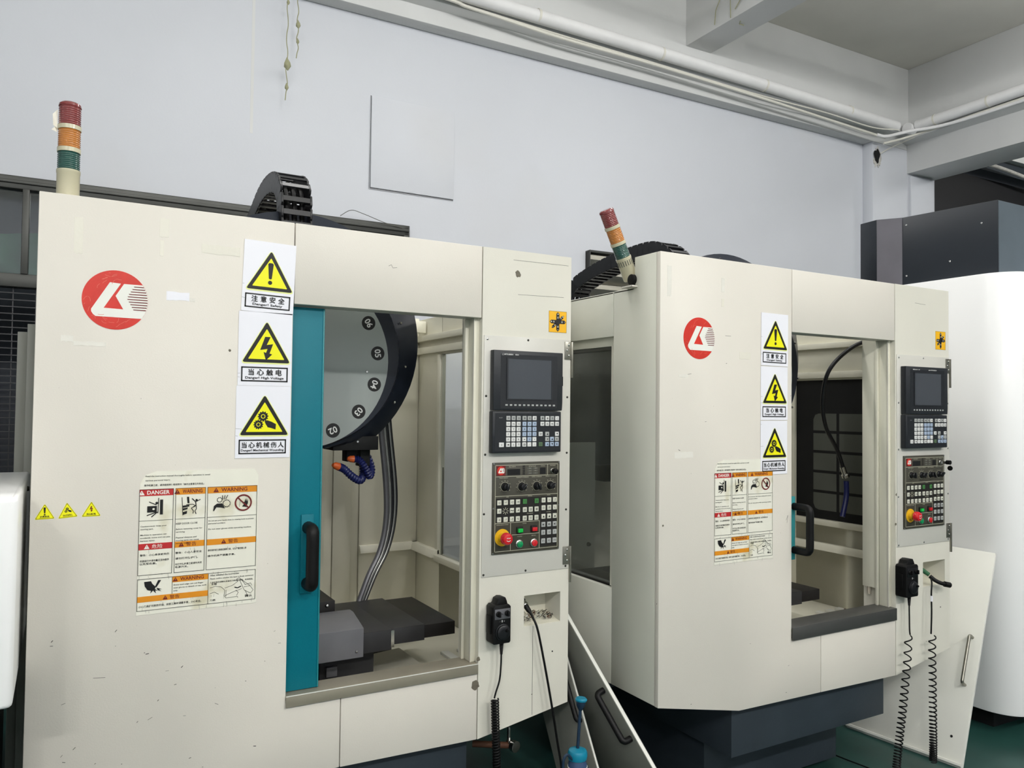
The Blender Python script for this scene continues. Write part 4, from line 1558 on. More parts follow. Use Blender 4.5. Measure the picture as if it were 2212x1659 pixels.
    for k in range(14):
        an = R(-8 + 25.2 * (k - 5)) if True else 0
        # numbered spots run clockwise from 06 downwards
        num = 5 - (k - 5)
        num = ((num - 1) % 14) + 1
        x_, z_ = fx + .286 * math.cos(-an + R(0) - 0), fz + .286 * math.sin(-an)
        ang = R(4.0) - R(24.9) * (5 - num) if False else None
    for num in range(1, 15):
        th = R(6.5 + (num - 5) * 24.3)
        x_, z_ = fx + .286 * math.cos(th), fz + .286 * math.sin(th)
        fc.C2(x_, z_, .027, 'inkblack', 1, 24)
        fc.text('%02d' % num, x_, z_, .025, 'key', 2, rot=th - math.pi / 2, bold=.02)
    for num in (1.2, 4.35, 7.6, 11.1):
        th = R(6.5 + (num - 5) * 24.3)
        fc.lathe((fx + .245 * math.cos(th), .398, fz + .245 * math.sin(th)), (0, -1, 0), [(0, .006), (.004, .004)], 'chrome', 10)
    fc.build('number_disc', mag, label='grey disc with black numbered spots', smooth=30)
    for a_ in (-28, -6, 20, -60, 100):
        bt = MB()
        bt.lathe((cx + .385 * math.cos(R(a_)), .435, cz + .385 * math.sin(R(a_))), (0, -1, 0), [(0, .006), (.006, .004)], 'chrome', 10)
        bt.build('bolt', mag)
    bt = MB()
    bt.lathe((.78, .495, 2.315), (0, -1, 0), [(0, .012), (.008, .009)], 'gunmetal', 12)
    bt.build('bolt', mag)
    # spindle nose bracket and coolant nozzles
    nb_ = MB().box(.96, 1.14, .45, .58, 1.447, 1.50, 'matteblack')
    nb_.box(1.03, 1.07, .5, .56, 1.40, 1.45, 'matteblack')
    nb_.box(1.085, 1.125, .5, .56, 1.38, 1.45, 'matteblack')
    noz = part(nb_, 'nozzle_block', bevel=0.002)

    def nozzle(path, rads, tip, tr):
        mb = MB()
        P_ = smoothpath(path, 4)
        for i_ in range(0, len(P_) - 1):
            d_ = P_[i_ + 1] - P_[i_]
            if d_.length > 1e-5:
                mb.lathe(P_[i_], d_, [(0, rads * .8), (d_.length * .5, rads * 1.05), (d_.length, rads * .8)], 'coolblue', 12)
        mb.lathe(P_[-1], P_[-1] - P_[-2], [(0, rads), (tr * .6, rads * .9), (tr, rads * .45)], 'coolorange', 12)
        mb.build('coolant_nozzle', noz)
    nozzle([(1.105, .53, 1.385), (1.105, .52, 1.345), (1.085, .50, 1.325), (1.045, .48, 1.345), (1.01, .47, 1.375), (.985, .46, 1.385)], .015, 0, .028)
    nozzle([(1.125, .53, 1.42), (1.140, .52, 1.37), (1.125, .50, 1.340), (1.105, .49, 1.37), (1.080, .49, 1.405), (1.055, .49, 1.41)], .014, 0, .026)
    # spindle carrier behind the magazine, seen through the side window
    sc2 = MB().box(.16, .52, .83, 1.25, 1.35, 1.98, 'navy')
    sc2.lathe((.16, .85, 1.72), (-1, 0, 0), [(0, .035), (.02, .03)], 'matteblack', 16)
    sc2.lathe((.16, 1.10, 1.72), (-1, 0, 0), [(0, .035), (.02, .03)], 'matteblack', 16)
    sc2.box(.50, .85, 1.0, 1.41, 1.25, 2.2, 'matteblack')
    part(sc2, 'spindle_head', bevel=0.006)
    gd = MB().box(.045, .297, .80, .81, .87, 1.46, 'inner')
    gd.lathe((.262, .80, .99), (0, -1, 0), [(0, .010), (.01, .008)], 'matteblack', 12)
    part(gd, 'inner_guard')
    gd = MB().box(.045, .50, .79, .80, 1.65, 1.93, 'darkpaint')
    for q_ in (.188, .297):
        gd.lathe((q_, .79, 1.758), (0, -1, 0), [(0, .020), (.002, .020), (.006, .008)], 'matteblack', 16)
    part(gd, 'spindle_guard')
    # flexible hose bundle
    hb_ = MB()
    for k, (dx_, m_, r_) in enumerate(((0, 'gunlight', .012), (.017, 'hose', .007), (.028, 'black', .007), (.039, 'hose', .006), (.047, 'black', .005))):
        base = [(1.245 + dx_, .75, 1.66), (1.262 + dx_, .75, 1.50), (1.288 + dx_, .75, 1.27), (1.290 + dx_ * .9, .75, 1.12), (1.262 + dx_ * .8, .74, 1.0), (1.205 + dx_ * .7, .72, .90), (1.15 + dx_ * .6, .70, .78)]
        if not second:
            hb_.tube(smoothpath(base, 8), r_, m_, 10)
    if not second:
        part(hb_, 'hose_bundle', label='ribbed metal and black hoses hanging behind the magazine')
    else:
        hh = MB().tube(smoothpath([(1.66, .30, 1.99), (1.50, .33, 1.93), (1.40, .38, 1.82), (1.40, .42, 1.68), (1.46, .45, 1.54), (1.56, .46, 1.42), (1.62, .46, 1.30)], 8), .010, 'black', 10)
        hh.lathe((1.60, .46, 1.335), (.5, 0, -1), [(0, .014), (.04, .014), (.045, .020), (.06, .020)], 'chrome', 12)
        hh.tube(smoothpath([(1.63, .46, 1.26), (1.63, .46, 1.18), (1.60, .46, 1.08)], 5), .013, 'coolblue', 10)
        part(hh, 'hose', label='black hose looping down to a chrome and blue fitting')
    # worktable with its telescopic covers
    tx = cfg['table']
    tb = MB()
    tb.prism([(tx + .55, .262), (tx + .99, .262), (tx + .99, .69), (tx + .55, .69)], 'z', .752, .800, 'tabletop')
    tb.prism([(tx + .45, .252), (tx + .86, .252), (tx + .86, .70), (tx + .45, .70)], 'z', .748, .806, 'tabletop', 'gunmetal')
    tb.prism([(tx + .30, .225), (tx + .72, .225), (tx + .72, .66), (tx + .30, .66)], 'z', .740, .812, 'tabletop', 'gunmetal')
    tb = part(tb, 'worktable', bevel=0.001, label='dark grey metal table cover in overlapping steps')
    fb = MB()
    fb.prism([(.185, .742), (.185, .842), (.30, .872), (.34, .872), (.34, .742)], 'x', max(.05, tx - .25), tx + .60, 'gunlight')
    fb.lathe((tx + .575, .185, .765), (0, -1, 0), [(0, .006), (.005, .004)], 'chrome', 10)
    fb.build('front_cover', tb, bevel=0.001, smooth=20)
    fb = MB().box(max(.06, tx - .2), tx + .55, .36, .70, .80, .905, 'tabletop')
    fb.box(max(.06, tx - .2), tx + .53, .34, .38, .80, .86, 'matteblack')
    for q_ in (.28, .36, .44, .52):
        fb.lathe((tx + q_, .36, .89), (0, -1, .2), [(0, .008), (.008, .005)], 'chrome', 10)
    fb.build('motor_cover', tb, bevel=0.001)
    fb = MB().box(tx + .717, tx + .729, .2235, .2262, .748, .808, 'chrome')
    fb.build('wiper_edge', tb)
    fb = MB().box(tx + .48, tx + .68, .30, .60, .60, .745, 'gunmetal')
    fb.box(tx + .50, tx + .54, .285, .30, .655, .69, 'gunlight')
    fb.box(tx + .50, tx + .54, .285, .30, .615, .645, 'gunlight')
    fb.build('saddle', tb, bevel=0.001)
    pp_ = MB().tube(smoothpath([(1.36, .20, .600), (1.45, .28, .605), (1.55, .38, .605), (1.62, .46, .60)], 5), .014, 'brownfix', 10)
    part(pp_, 'tray_pipe')

    # ---------------- cable chain on top
    cx0, cwid, path = cfg['chain']
    P_ = smoothpath([(cx0, y, z) for y, z in path], 10)
    L_ = [0]
    for a_, b2 in zip(P_[:-1], P_[1:]):
        L_.append(L_[-1] + (b2 - a_).length)
    step = .046
    cb = MB()
    for k, q_ in enumerate((.25, .5, .75)):
        cb.tube([(cx0 + cwid * q_, p.y, p.z) for p in P_[::3]], .010, 'rubber', 8)
    ch = part(cb, 'cable_chain', label='black plastic cable drag chain arching over the machine')
    lk = MB()
    hh_ = .040
    for x_ in (0, cwid - .008):
        pts = [(-.026, -hh_ * .7), (-.018, -hh_), (.018, -hh_), (.026, -hh_ * .7), (.026, hh_ * .7), (.018, hh_), (-.018, hh_), (-.026, hh_ * .7)]
        lk.prism(pts, 'x', x_, x_ + .008, 'black')
    lk.box(0, cwid, -.010, .010, hh_ - .008, hh_ - .001, 'black')
    lk.box(0, cwid, -.010, .010, -hh_ + .001, -hh_ + .008, 'black')
    lk0 = None
    s_ = step / 2
    k = 0
    while s_ < L_[-1]:
        while k < len(L_) - 2 and L_[k + 1] < s_:
            k += 1
        t_ = (s_ - L_[k]) / max(1e-9, L_[k + 1] - L_[k])
        c_ = P_[k].lerp(P_[k + 1], t_)
        d_ = P_[k + 1] - P_[k]
        an = math.atan2(d_.z, d_.y)
        if lk0 is None:
            lk0 = lk.build('chain_link', ch, bevel=0.001, seg=1)
            lk0.location = c_
            lk0.rotation_euler = (an, 0, 0)
        else:
            copy_of(lk0, ch, c_, rot=(an, 0, 0))
        s_ += step

    # ---------------- signal tower
    tw = cfg['tower']
    st = bpy.data.objects.new('signal_tower', None)
    COL.objects.link(st)
    st.parent = root
    st.location = tw['loc']
    st.rotation_euler = tw['rot']
    st['label'] = tw['label']

    def ribbed(z0, z1, r_, m_, ribs=9):
        prof_ = [(z0, r_ * .9), (z0, r_)]
        for i in range(ribs):
            a0 = z0 + (z1 - z0) * (i + .1) / ribs
            a1 = z0 + (z1 - z0) * (i + .55) / ribs
            a2 = z0 + (z1 - z0) * (i + .9) / ribs
            prof_ += [(a0, r_ * .965), (a1, r_ * 1.0), (a2, r_ * .965)]
        prof_ += [(z1, r_)]
        return MB().lathe((0, 0, 0), (0, 0, 1), prof_, m_, 32)
    r_ = .029
    MB().lathe((0, 0, 0), (0, 0, 1), [(0, r_ * .9), (.004, r_), (.082, r_), (.084, r_ * 1.04), (.092, r_ * 1.04)], 'towerwhite', 32).build('tower_base', st)
    ribbed(.092, .142, r_ * .98, 'lensgreen').build('green_lens', st)
    MB().lathe((0, 0, 0), (0, 0, 1), [(.142, r_ * 1.03), (.154, r_ * 1.03)], 'towerwhite', 32).build('spacer_ring', st)
    ribbed(.154, .206, r_ * .98, 'lensamber').build('amber_lens', st)
    MB().lathe((0, 0, 0), (0, 0, 1), [(.206, r_ * 1.03), (.218, r_ * 1.03)], 'towerwhite', 32).build('spacer_ring', st)
    ribbed(.218, .272, r_ * .98, 'lensred').build('red_lens', st)
    MB().lathe((0, 0, 0), (0, 0, 1), [(.272, r_), (.279, r_ * .96), (.283, r_ * .8)], 'lensred', 32).build('tower_cap', st)
    if second:
        fn = MB()
        for i in range(20):
            a_ = 2 * math.pi * i / 20
            fn.box(-.0015, .0015, r_ - .001, r_ + .0006, .060, .080, 'inkgray')
            for j in range(-8, 0):
                v = Vector(fn.v[j])
                v.rotate(Matrix.Rotation(a_, 3, 'Z'))
                fn.v[j] = tuple(v)
        fn.build('vent_slots', st)
        pv = MB().lathe((.0, .155, 2.105), (-1, 0, 0), [(-.012, .021), (.012, .021), (.016, .014)], 'rubber', 20)
        pv.cyl((.0, .155, 2.105), (.0, .155, 2.08), .012, 'rubber', 12)
        pv.box(-.028, .04, .13, .19, 2.074, 2.082, 'cream')
        part(pv, 'tower_pivot', bevel=0.001)
    else:
        fl = MB()
        fl.face([(-.030, -.006, .205), (-.040, -.010, .212), (-.042, -.004, .245), (-.030, 0, .262)], 'tapeclear')
        fl.face([(-.030, -.006, .195), (-.044, -.010, .199), (-.036, -.006, .21), (-.030, 0, .212)], 'tapeclear')
        fl.build('peeling_film', st, smooth=0)
    return root


M1 = machining_center(dict(
    at=(-.07, 2.461, 0), W=1.7335, ks=1.0, second=False, sill='sillmetal', sb=.686, door=.797,
    label='large cream machining centre in front, teal door half open on a numbered tool disc',
    signs=[(.530, .6865, 2.122, 1.9035, R(1.8)), (.5245, .685, 1.902, 1.676, 0), (.5215, .684, 1.6755, 1.456, 0)],
    big=(.259, .592, 1.018, 1.424), emblem=(.1905, 1.908, .0835), axis=(1.6345, 1.7135, 1.901, 1.981),
    minis=[(.034, 1.3205, .043, 'bang', '注意安全', 'small yellow triangle with exclamation mark', -.02),
           (.0875, 1.3215, .043, 'gears', '当心机械伤人', 'small yellow triangle with gears', -.08),
           (.1445, 1.3215, .043, 'bolt', '当心触电', 'small yellow triangle with lightning bolt', 0, True)],
    tapes=[(.060, .09, 1.785, 1.802, 'tape'), (.09, .170, 1.776, 1.788, 'tape'), (.322, .384, 1.919, 1.943, 'paper'), (.415, .525, 2.066, 2.092, 'tapeclear'), (.300, .325, 2.10, 2.155, 'tapeclear'),
           (.302, .312, 2.045, 2.09, 'tapeclear'), (.085, .106, 2.03, 2.13, 'tapeclear'), (.386, .40, 1.918, 1.93, 'tape')],
    chips=[(1.345, .645, .017), (.50, 1.78, .004), (1.5, 2.106, .012), (1.355, .735, .008)],
    scuffs=[[(1.49, 2.104), (1.5, 2.110), (1.512, 2.104)], [(1.5, 2.03), (1.70, 2.035)], [(1.48, 2.155), (1.72, 2.157)],
            [(1.0, 2.085), (1.01, 2.09), (1.015, 2.08), (1.03, 2.083)], [(.085, .80), (.095, .803)], [(.16, .86), (.19, .857)], [(.3, .72), (.312, .726)], [(.48, .735), (.49, .73)]],
    table=.40,
    chain=(.75, .115, [(1.10, 2.40), (1.0, 2.43), (.86, 2.475), (.72, 2.49), (.58, 2.47), (.50, 2.40), (.485, 2.28)]),
    tower=dict(loc=(.067, .06, 2.178), rot=(0, 0, 0), label='upright signal tower with red, amber and green lenses')))
M2 = machining_center(dict(
    at=(1.859, 2.177, 0), W=1.760, ks=1.07, second=True, sill='silldark', sb=.700, door=.708,
    label='second cream machining centre, leaning signal tower, teal door slid fully open',
    signs=[(.5105, .6625, 2.003, 1.795, R(.5)), (.5095, .661, 1.791, 1.580, 0), (.509, .659, 1.577, 1.366, 0)],
    big=(.262, .579, 1.038, 1.428), emblem=(.1880, 1.8830, .0775), axis=(1.656, 1.734, 1.910, 1.995),
    minis=[], tapes=[(.032, .052, 2.03, 2.14, 'tape'), (.300, .316, 2.065, 2.12, 'tape'), (.30, .314, 2.01, 2.04, 'tapeclear'), (.395, .455, 1.815, 1.842, 'tapeclear'),
                     (.09, .135, 1.735, 1.747, 'tape'), (.07, .16, 1.44, 1.462, 'tape')],
    chips=[(.018, 1.2, .004), (1.362, 1.25, .006), (1.356, 1.12, .006)], scuffs=[[(1.5, 2.115), (1.58, 2.112)], [(.09, 1.74), (.15, 1.75)], [(.655, 1.18), (.665, 1.2), (.66, 1.17)], [(.32, 1.9), (.35, 1.9)]],
    table=.19,
    chain=(.75, .115, [(1.72, 2.05), (1.715, 2.2), (1.68, 2.33), (1.54, 2.385), (1.28, 2.43), (.98, 2.445), (.85, 2.40), (.80, 2.33), (.795, 2.25)]),
    tower=dict(loc=(.018, .19, 2.112), rot=(R(2), R(-27.5), 0), label='leaning signal tower with red, amber and green lenses')))

# ================================================================== handheld controllers
def to_world(m, x, y, z):
    return m.matrix_basis @ Vector((x, y, z))


def pendant(m, cfg):
    """handwheel box hung on the control column; built in the machine's own axes"""
    x0, x1, z0, z1 = cfg['box']
    t = thing('handwheel_pendant', cfg['label'], 'controller', m.location, m.rotation_euler.z)
    yb, yf = -.004, -.056
    xm = (x0 + x1) / 2
    w = x1 - x0
    hgt = z1 - z0
    b = MB()
    b.prism([(x0 + .004, z0), (x1 - .004, z0), (x1, z0 + .006), (x1, z1 - .008), (x1 - .008, z1), (x0 + .008, z1), (x0, z1 - .008), (x0, z0 + .006)], 'y', yf, yb, 'rubber')
    b.prism([(x0 + .012, z1 - .004), (x0 + w * .30, z1 + .004), (x0 + w * .36, z1 + .018), (x0 + w * .55, z1 + .024), (x0 + w * .78, z1 + .022), (x0 + w * .86, z1 + .010), (x1 - .006, z1 - .004)], 'y', yf + .012, yb, 'rubber')
    b.box(x0 - .004, x0, yf + .014, yb - .006, z0 + hgt * .25, z0 + hgt * .72, 'rubber')
    b.build('housing', t, bevel=0.003)
    p = MB()
    p.box(x0 + .006, x1 - .004, yf - .002, yf, z1 - hgt * .36, z1 - hgt * .10, 'gunlight' if not cfg['dark'] else 'black')
    p.build('switch_plate', t, bevel=0.0005)
    for k in (.27, .76):
        q = MB().lathe((x0 + w * k, yf - .002, z1 - hgt * .22), (0, -1, 0), [(0, .010), (.005, .010), (.006, .008)], 'rubber', 18)
        q.box(x0 + w * k - .0035, x0 + w * k + .0035, yf - .017, yf - .007, z1 - hgt * .22 - .009, z1 - hgt * .22 + .009, 'rubber')
        q.build('selector_knob', t, bevel=0.0008)
    q = MB()
    q.y0 = yf
    q.C2(xm, z1 - hgt * .23, .0016, 'inkblack', 8, 10)
    q.R2(xm - .0015, xm + .0015, z1 - hgt * .445, z1 - hgt * .39, 'key', 2)
    q.text('-', xm - .008, z1 - hgt * .42, .001, 'keygray', 2, w=.004)
    q.text('+', xm + .008, z1 - hgt * .42, .005, 'keygray', 2)
    q.build('marks', t, smooth=0)
    cz = z0 + hgt * .30
    q = MB().lathe((xm + .002, yf, cz), (0, -1, 0), [(0, .029), (.004, .029), (.005, .026), (.011, .025), (.013, .022), (.014, .012)], 'black', 40)
    q.lathe((xm + .012, yf - .012, cz + .008), (0, -1, 0), [(0, .006), (.006, .005), (.010, .004)], 'rubber', 12)
    q.build('handwheel', t, label='black hand wheel dial')
    gx, gz = cfg['gland']
    q = MB()
    prof = [(0, .0085)]
    for i in range(9):
        prof += [(.004 + i * .005, .0088 - i * .00045), (.0065 + i * .005, .0072 - i * .00040)]
    q.lathe((gx, yf + .024, gz), (0, 0, -1), prof, 'rubber', 14)
    q.build('cable_gland', t)
    c = MB()
    c.tube(smoothpath(cfg['lead'], 8), .0032, 'rubber', 8)
    cl = cfg['coil']
    c.tube(coil(cl['pts'], cl['r'], cl['pitch'], 10), .0030, 'rubber', 6)
    c.tube(smoothpath(cfg['tail'], 6), .0032, 'rubber', 8)
    c.build('coiled_cord', t, smooth=60)
    return t


Y = -.032
pendant(M1, dict(box=(1.383, 1.4535, .793, .928), dark=False, gland=(1.430, .795),
                 label='black handwheel pendant with grey switch plate, on the front machine',
                 lead=[(1.430, Y, .755), (1.429, Y, .71), (1.424, Y, .66), (1.410, Y, .62), (1.404, Y, .60)],
                 coil=dict(pts=[(1.404, Y - .004, .598), (1.408, Y - .004, .50), (1.414, Y - .004, .38), (1.422, Y, .22), (1.424, Y, .10)], r=.0125, pitch=.0098),
                 tail=[(1.424, Y, .10), (1.43, Y + .03, .03), (1.42, .12, .012), (1.35, .30, .02), (1.30, .45, .10)]))
pendant(M2, dict(box=(1.345, 1.432, .807, .947), dark=True, gland=(1.402, .81),
                 label='all-black handwheel pendant on the second machine, loose curly cord',
                 lead=[(1.402, Y, .77), (1.403, Y, .72), (1.404, Y, .66), (1.408, Y, .635)],
                 coil=dict(pts=[(1.396, Y, .632), (1.388, Y, .53), (1.372, Y, .43), (1.352, Y, .31), (1.328, Y, .19), (1.305, Y, .06)], r=.015, pitch=lambda f: .040 * (1 - f) ** 1.2 + .009),
                 tail=[(1.305, Y, .06), (1.30, Y + .03, .02), (1.33, .10, .012), (1.30, .35, .02), (1.25, .5, .12)]))

# cables plugged into the pockets
t = thing('connector_cable', 'straight black cable with metal plug hanging from the front machine pocket', 'cable', M1.location, 0)
q = MB().lathe((1.548, .085, .918), (.016, -.06, -.028), [(0, .014), (.03, .014), (.032, .0165), (.045, .0165), (.047, .012)], 'rubber', 16)
q.build('plug', t)
q = MB().lathe((1.560, .040, .897), (.016, -.055, -.034), [(0, .0125), (.012, .0135), (.016, .0115)], 'chrome', 16)
q.lathe((1.5635, .026, .889), (.010, -.03, -.03), [(0, .010), (.02, .009), (.035, .004)], 'rubber', 14)
q.build('plug_collar', t, label='chrome ring of the plug')
q = MB().tube(smoothpath([(1.568, .010, .873), (1.573, -.008, .855), (1.582, -.024, .82), (1.597, -.028, .755), (1.622, -.030, .64), (1.648, -.032, .51), (1.672, -.03, .39), (1.692, -.028, .29), (1.705, -.02, .15), (1.72, .02, .03), (1.80, .2, .012)], 8), .0042, 'rubber', 8)
q.build('lead', t)
# swarf lying in the pocket
sw = MB()
r4 = random.Random(3)
for i in range(70):
    x = 1.552 + .135 * r4.random()
    y = .02 + .07 * r4.random()
    z = .826 + .016 * (y / .105) + .004
    a = r4.random() * 6.28
    pts = []
    rr = r4.uniform(.003, .007)
    for k in range(6):
        pts.append((x + rr * math.cos(a + k), y + rr * math.sin(a + k) * .8, z + .0018 * k))
    sw.tube(pts, .0012, r4.choice(['chrome', 'brownfix', 'screwdark', 'steel']), 4)
o = sw.build('metal_swarf', kind='stuff')
o.location = M1.location
o['kind'] = 'stuff'
o['label'] = 'curled metal chips lying in the pocket of the front machine'
o['category'] = 'swarf'

t = thing('connector_cable', 'green and black angled plug in the second machine pocket, curly cord below', 'cable', M2.location, M2.rotation_euler.z)
q = MB().lathe((1.552, .10, .925), (.040, -.085, -.035), [(0, .012), (.04, .012)], 'panelwhite', 14)
q.lathe((1.572, .055, .910), (.040, -.085, -.045), [(0, .0145), (.012, .0145)], 'chrome', 14)
q.lathe((1.579, .041, .903), (.030, -.085, -.055), [(0, .011), (.055, .009)], 'mottledgreen', 14)
q.build('plug', t)
q = MB().tube(smoothpath([(1.598, -.005, .868), (1.610, -.02, .852), (1.630, -.035, .84), (1.655, -.042, .833)], 5), .009, 'rubber', 12)
q.cyl((1.652, -.04, .834), (1.680, -.048, .828), .0125, 'rubber', 14)
q.build('elbow', t)
q = MB().tube(smoothpath([(1.598, -.008, .862), (1.572, -.03, .845), (1.560, -.035, .80), (1.560, -.036, .72), (1.557, -.036, .65), (1.555, -.036, .62)], 6), .0035, 'rubber', 8)
q.tube(coil([(1.565, -.036, .61), (1.562, -.036, .54), (1.565, -.036, .45), (1.566, -.036, .30), (1.568, -.036, .15), (1.566, -.036, .05)], .0145, lambda f: .034 * (1 - f) ** 1.1 + .0075, 10), .0030, 'rubber', 6)
q.build('lead', t, smooth=60)
MB().cyl((1.560, -.036, .765), (1.560, -.036, .79), .005, 'paper', 10).build('tag', t, label='white tape tag on the cable')

# ================================================================== cabinet at the far left
t = thing('machine_cabinet', 'white rounded machine cover cut off by the left edge of the photo', 'cabinet', (-.64, 2.2, 0))
b = MB().prism([(0, 0), (.548, 0), (.553, .012), (.553, .80), (0, .80)], 'z', .895, 1.392, 'm3white')
b.build('cover', t, bevel=0.012, seg=3)
MB().prism([(0, .06), (.50, .06), (.50, .78), (0, .78)], 'z', 0.0, .90, 'matteblack').build('base', t)
MB().lathe((.553, .55, 1.36), (1, 0, 0), [(0, .008), (.006, .006)], 'screwdark', 12).build('bolt', t)
o = MB().box(-.142, -.112, 3.18, 3.6, 0, 1.86, 'paneldark')
o.box(-.112, -.086, 3.14, 3.6, 0, 1.885, 'paneldark')
o = o.build('sheet_metal_panel', bevel=0.002)
tag(o, 'narrow grey sheet metal panels standing behind the front machine left edge', 'panel')

# ================================================================== white machine at the right
t = thing('white_machine', 'large white machine with rounded front corner and black box on top', 'machine tool', (4.1, 2.2, 0), R(0))
pts = [(0, 1.9), (0, .10)]
for i in range(1, 12):
    a = math.pi - i * (math.pi / 2) / 12
    pts.append((.14 + .14 * math.cos(a), .10 - .17 * math.sin(a)))
pts += [(.14, -.07), (1.6, -.10), (1.6, 1.9)]
b = MB().prism(pts, 'z', .105, 2.335, 'm3white')
b.build('body', t, bevel=0.006)
MB().prism([(.10, .1), (1.5, .05), (1.5, 1.8), (.10, 1.8)], 'z', 0, .11, 'matteblack').build('plinth', t)
pts = [(.098, .060), (.040, .554), (-.036, .668), (-.020, .785), (1.3, .80), (1.3, .045)]
bb = MB().prism(pts, 'z', 2.335, 2.728, 'darkpaint')
bb = bb.build('top_box', t, bevel=0.003, label='black sheet metal box on the roof')
MB().prism([(.038, .556), (-.035, .666), (-.038, .664), (.035, .554)], 'z', 2.34, 2.725, 'purplegray').build('corner_lit_face', bb)  # lighter tone of the lit corner face put into its colour
MB().prism([(.100, .0595), (1.297, .0445), (1.297, .041), (.100, .056)], 'z', 2.338, 2.724, 'boxfront').build('front_lit_face', bb)  # front face catches the light; that brightness is painted as colour
for y_, z_ in ((.535, 2.68), (.535, 2.39), (.14, 2.62), (.30, 2.44)):
    MB().lathe((.098 - (y_ - .06) * .1174, y_, z_), (-1, 0, 0), [(0, .006), (.003, .004)], 'chrome', 10).build('screw', bb)


# ================================================================== loose panels leaning around
def leaning(name, label, bl, br, tr, tl, th, m, lip=None):
    """sheet given by its four corners; local frame: x along the bottom edge, z up the sheet"""
    bl, br, tr, tl = map(Vector, (bl, br, tr, tl))
    t_ = thing(name, label, 'panel', bl)
    n = (br - bl).cross(tl - bl).normalized()
    c = [Vector((0, 0, 0)), br - bl, tr - bl, tl - bl]
    mb = MB()
    b_ = len(mb.v)
    mb.v += [tuple(p) for p in c] + [tuple(p - n * th) for p in c]
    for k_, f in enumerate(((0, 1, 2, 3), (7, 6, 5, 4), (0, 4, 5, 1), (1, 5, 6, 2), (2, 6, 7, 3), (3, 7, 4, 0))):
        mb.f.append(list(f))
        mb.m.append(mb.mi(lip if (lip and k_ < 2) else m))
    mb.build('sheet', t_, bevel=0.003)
    return t_, n, c


def grip(t_, a, b, n, h, r, m, label=None):
    a, b, n = Vector(a), Vector(b), Vector(n)
    d = (b - a).normalized()
    pts = [a, a + n * h * .7, a + n * h * .95 + d * .006, a + n * h + d * .022, (a + b) / 2 + n * h, b + n * h - d * .022, b + n * h * .95 - d * .006, b + n * h * .7, b]
    q_ = MB().tube(smoothpath(pts, 6), r, m, 12)
    q_.build('handle', t_, label=label)


# cream door leaf against the white machine
t, n, c = leaning('door_leaf', 'cream door leaf with a steel handle, leaning against the white machine', (3.52, 2.66, 0), (3.575, 2.10, 0), (4.058, 2.208, .918), (4.04, 2.78, .918), .018, 'panelwhite')
Cc = lambda u, v: c[1] * (1 - v) * u + c[3] * v + (c[2] - c[3]) * u * v
if n.x > 0:
    n = -n
grip(t, Cc(.925, .355), Cc(.925, .575), n, .036, .0075, 'steel', 'steel bow handle')
for u, v in ((.90, .93), (.885, .12)):
    p_ = Cc(u, v)
    MB().lathe(p_, n, [(0, .006), (.0012, .006)], 'inkblack', 12).build('screw_hole', t)
lp = MB()
a_, b_ = Cc(0, .012), Cc(1, .012)
lp.tube([a_ + n * .008, b_ + n * .008], .009, 'panelwhite', 6)
lp.build('lip', t)

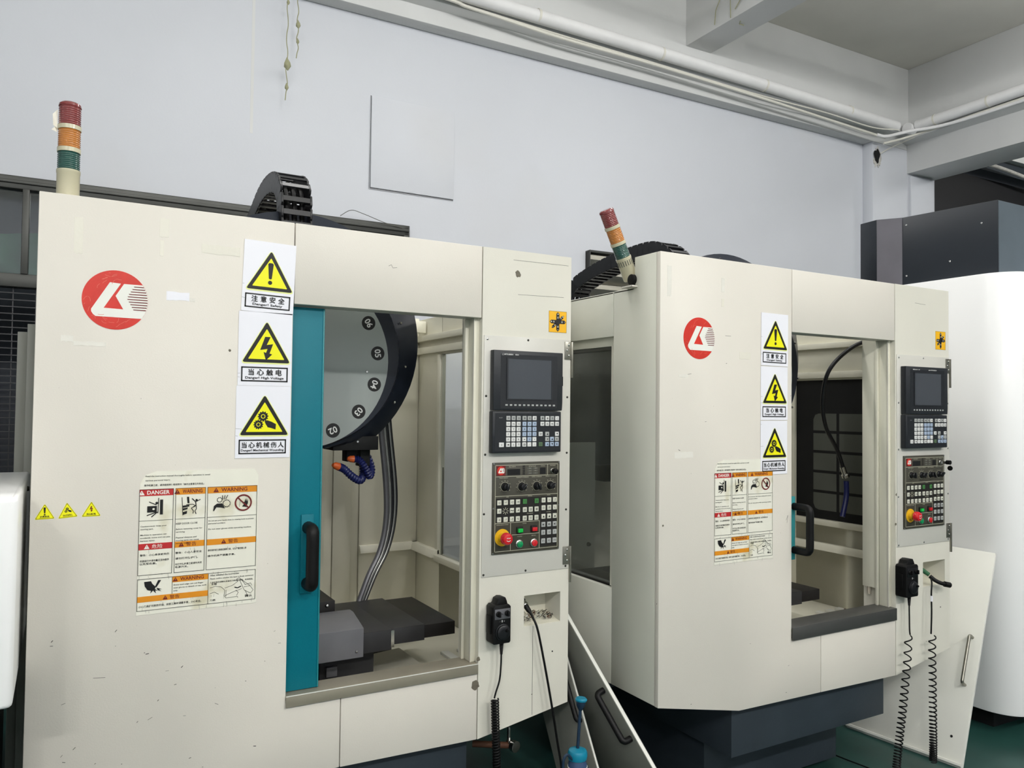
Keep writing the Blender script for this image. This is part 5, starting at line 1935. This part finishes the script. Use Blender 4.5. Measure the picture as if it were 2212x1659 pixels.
# two sheets between the machines, seen on edge
t, n, c = leaning('cover_panel', 'larger cream cover panel leaning between the machines, handle underneath', (1.938, 1.873, 0), (1.938, 2.40, 0), (1.700, 3.05, .84), (1.700, 2.52, .84), .018, 'panelwhite', 'paneldark')  # faces darkened in colour for the shade of the narrow gap
n = -n if n.x > 0 else n
Cc = lambda u, v: c[1] * u + c[3] * v
off = n * .018
grip(t, Cc(.07, .525), Cc(.07, .695), n, .052, .0115, 'rubber', 'black handle')
MB().lathe(Cc(.06, .93), n, [(0, .006), (.002, .006)], 'inkblack', 10).build('screw_hole', t)
t, n, c = leaning('cover_panel', 'smaller cream cover panel nearest the front machine, edge on behind the pump', (1.690, 2.085, 0), (1.690, 2.42, 0), (1.716, 2.88, .70), (1.716, 2.56, .70), .012, 'panelwhite', 'paneldark')  # gap shade put into the face colour here too, edges left white
n = -n if n.x > 0 else n
grip(t, c[1] * .06 + c[3] * .66, c[1] * .06 + c[3] * .90, n, .030, .010, 'rubber', 'black handle')

# ================================================================== hand pump and drain tap
t = thing('hand_pump', 'teal and blue hand pump standing between the machines', 'pump', (1.565, 2.25, 0))
MB().lathe((0, 0, 0), (0, 0, 1), [(0, .032), (.01, .034), (.37, .034), (.40, .032), (.415, .026)], 'pumpbody', 32).build('container', t)
MB().lathe((0, 0, .385), (0, 0, 1), [(0, .0345), (.004, .0345)], 'panelwhite', 32).build('band', t)
MB().lathe((0, 0, .413), (0, 0, 1), [(0, .032), (.010, .034), (.022, .034), (.030, .030), (.036, .014)], 'pumpteal', 32).build('lid', t)
MB().cyl((0, 0, .44), (.012, 0, .61), .0055, 'pumpdark', 14).build('pump_rod', t)
MB().lathe((.010, 0, .575), (.06, 0, 1), [(0, .006), (.015, .014), (.030, .018), (.034, .018)], 'pumpdark', 24).build('pump_handle', t)
MB().lathe((.0125, 0, .608), (.06, 0, 1), [(0, .020), (.005, .021), (.010, .017)], 'pumpteal', 28).build('handle_cap', t, label='bright teal cap of the pump handle')
MB().tube(smoothpath([(-.028, -.01, .42), (-.048, -.01, .44), (-.062, -.01, .43), (-.066, -.01, .39), (-.06, -.01, .2), (-.06, -.01, .02)], 6), .005, 'pumpdark', 10).build('spout', t)
MB().prism([(.028, .41), (.050, .36), (.066, .26), (.060, .24), (.044, .33), (.030, .37)], 'y', -.008, .008, 'pumpdark').build('grip', t, bevel=0.002)
t = thing('drain_tap', 'steel drain tap on a pipe stub under the front machine', 'tap', (1.50, 2.60, .34))
MB().cyl((-.12, .08, 0), (0, 0, 0), .012, 'brownfix', 12).build('pipe_stub', t)
MB().lathe((0, .02, 0), (.25, -1, 0), [(0, .016), (.025, .016), (.027, .021), (.045, .021), (.047, .012)], 'chrome', 20).build('coupling', t)
MB().box(-.012, -.004, -.006, .006, .01, .07, 'chrome').build('lever', t, bevel=0.001)
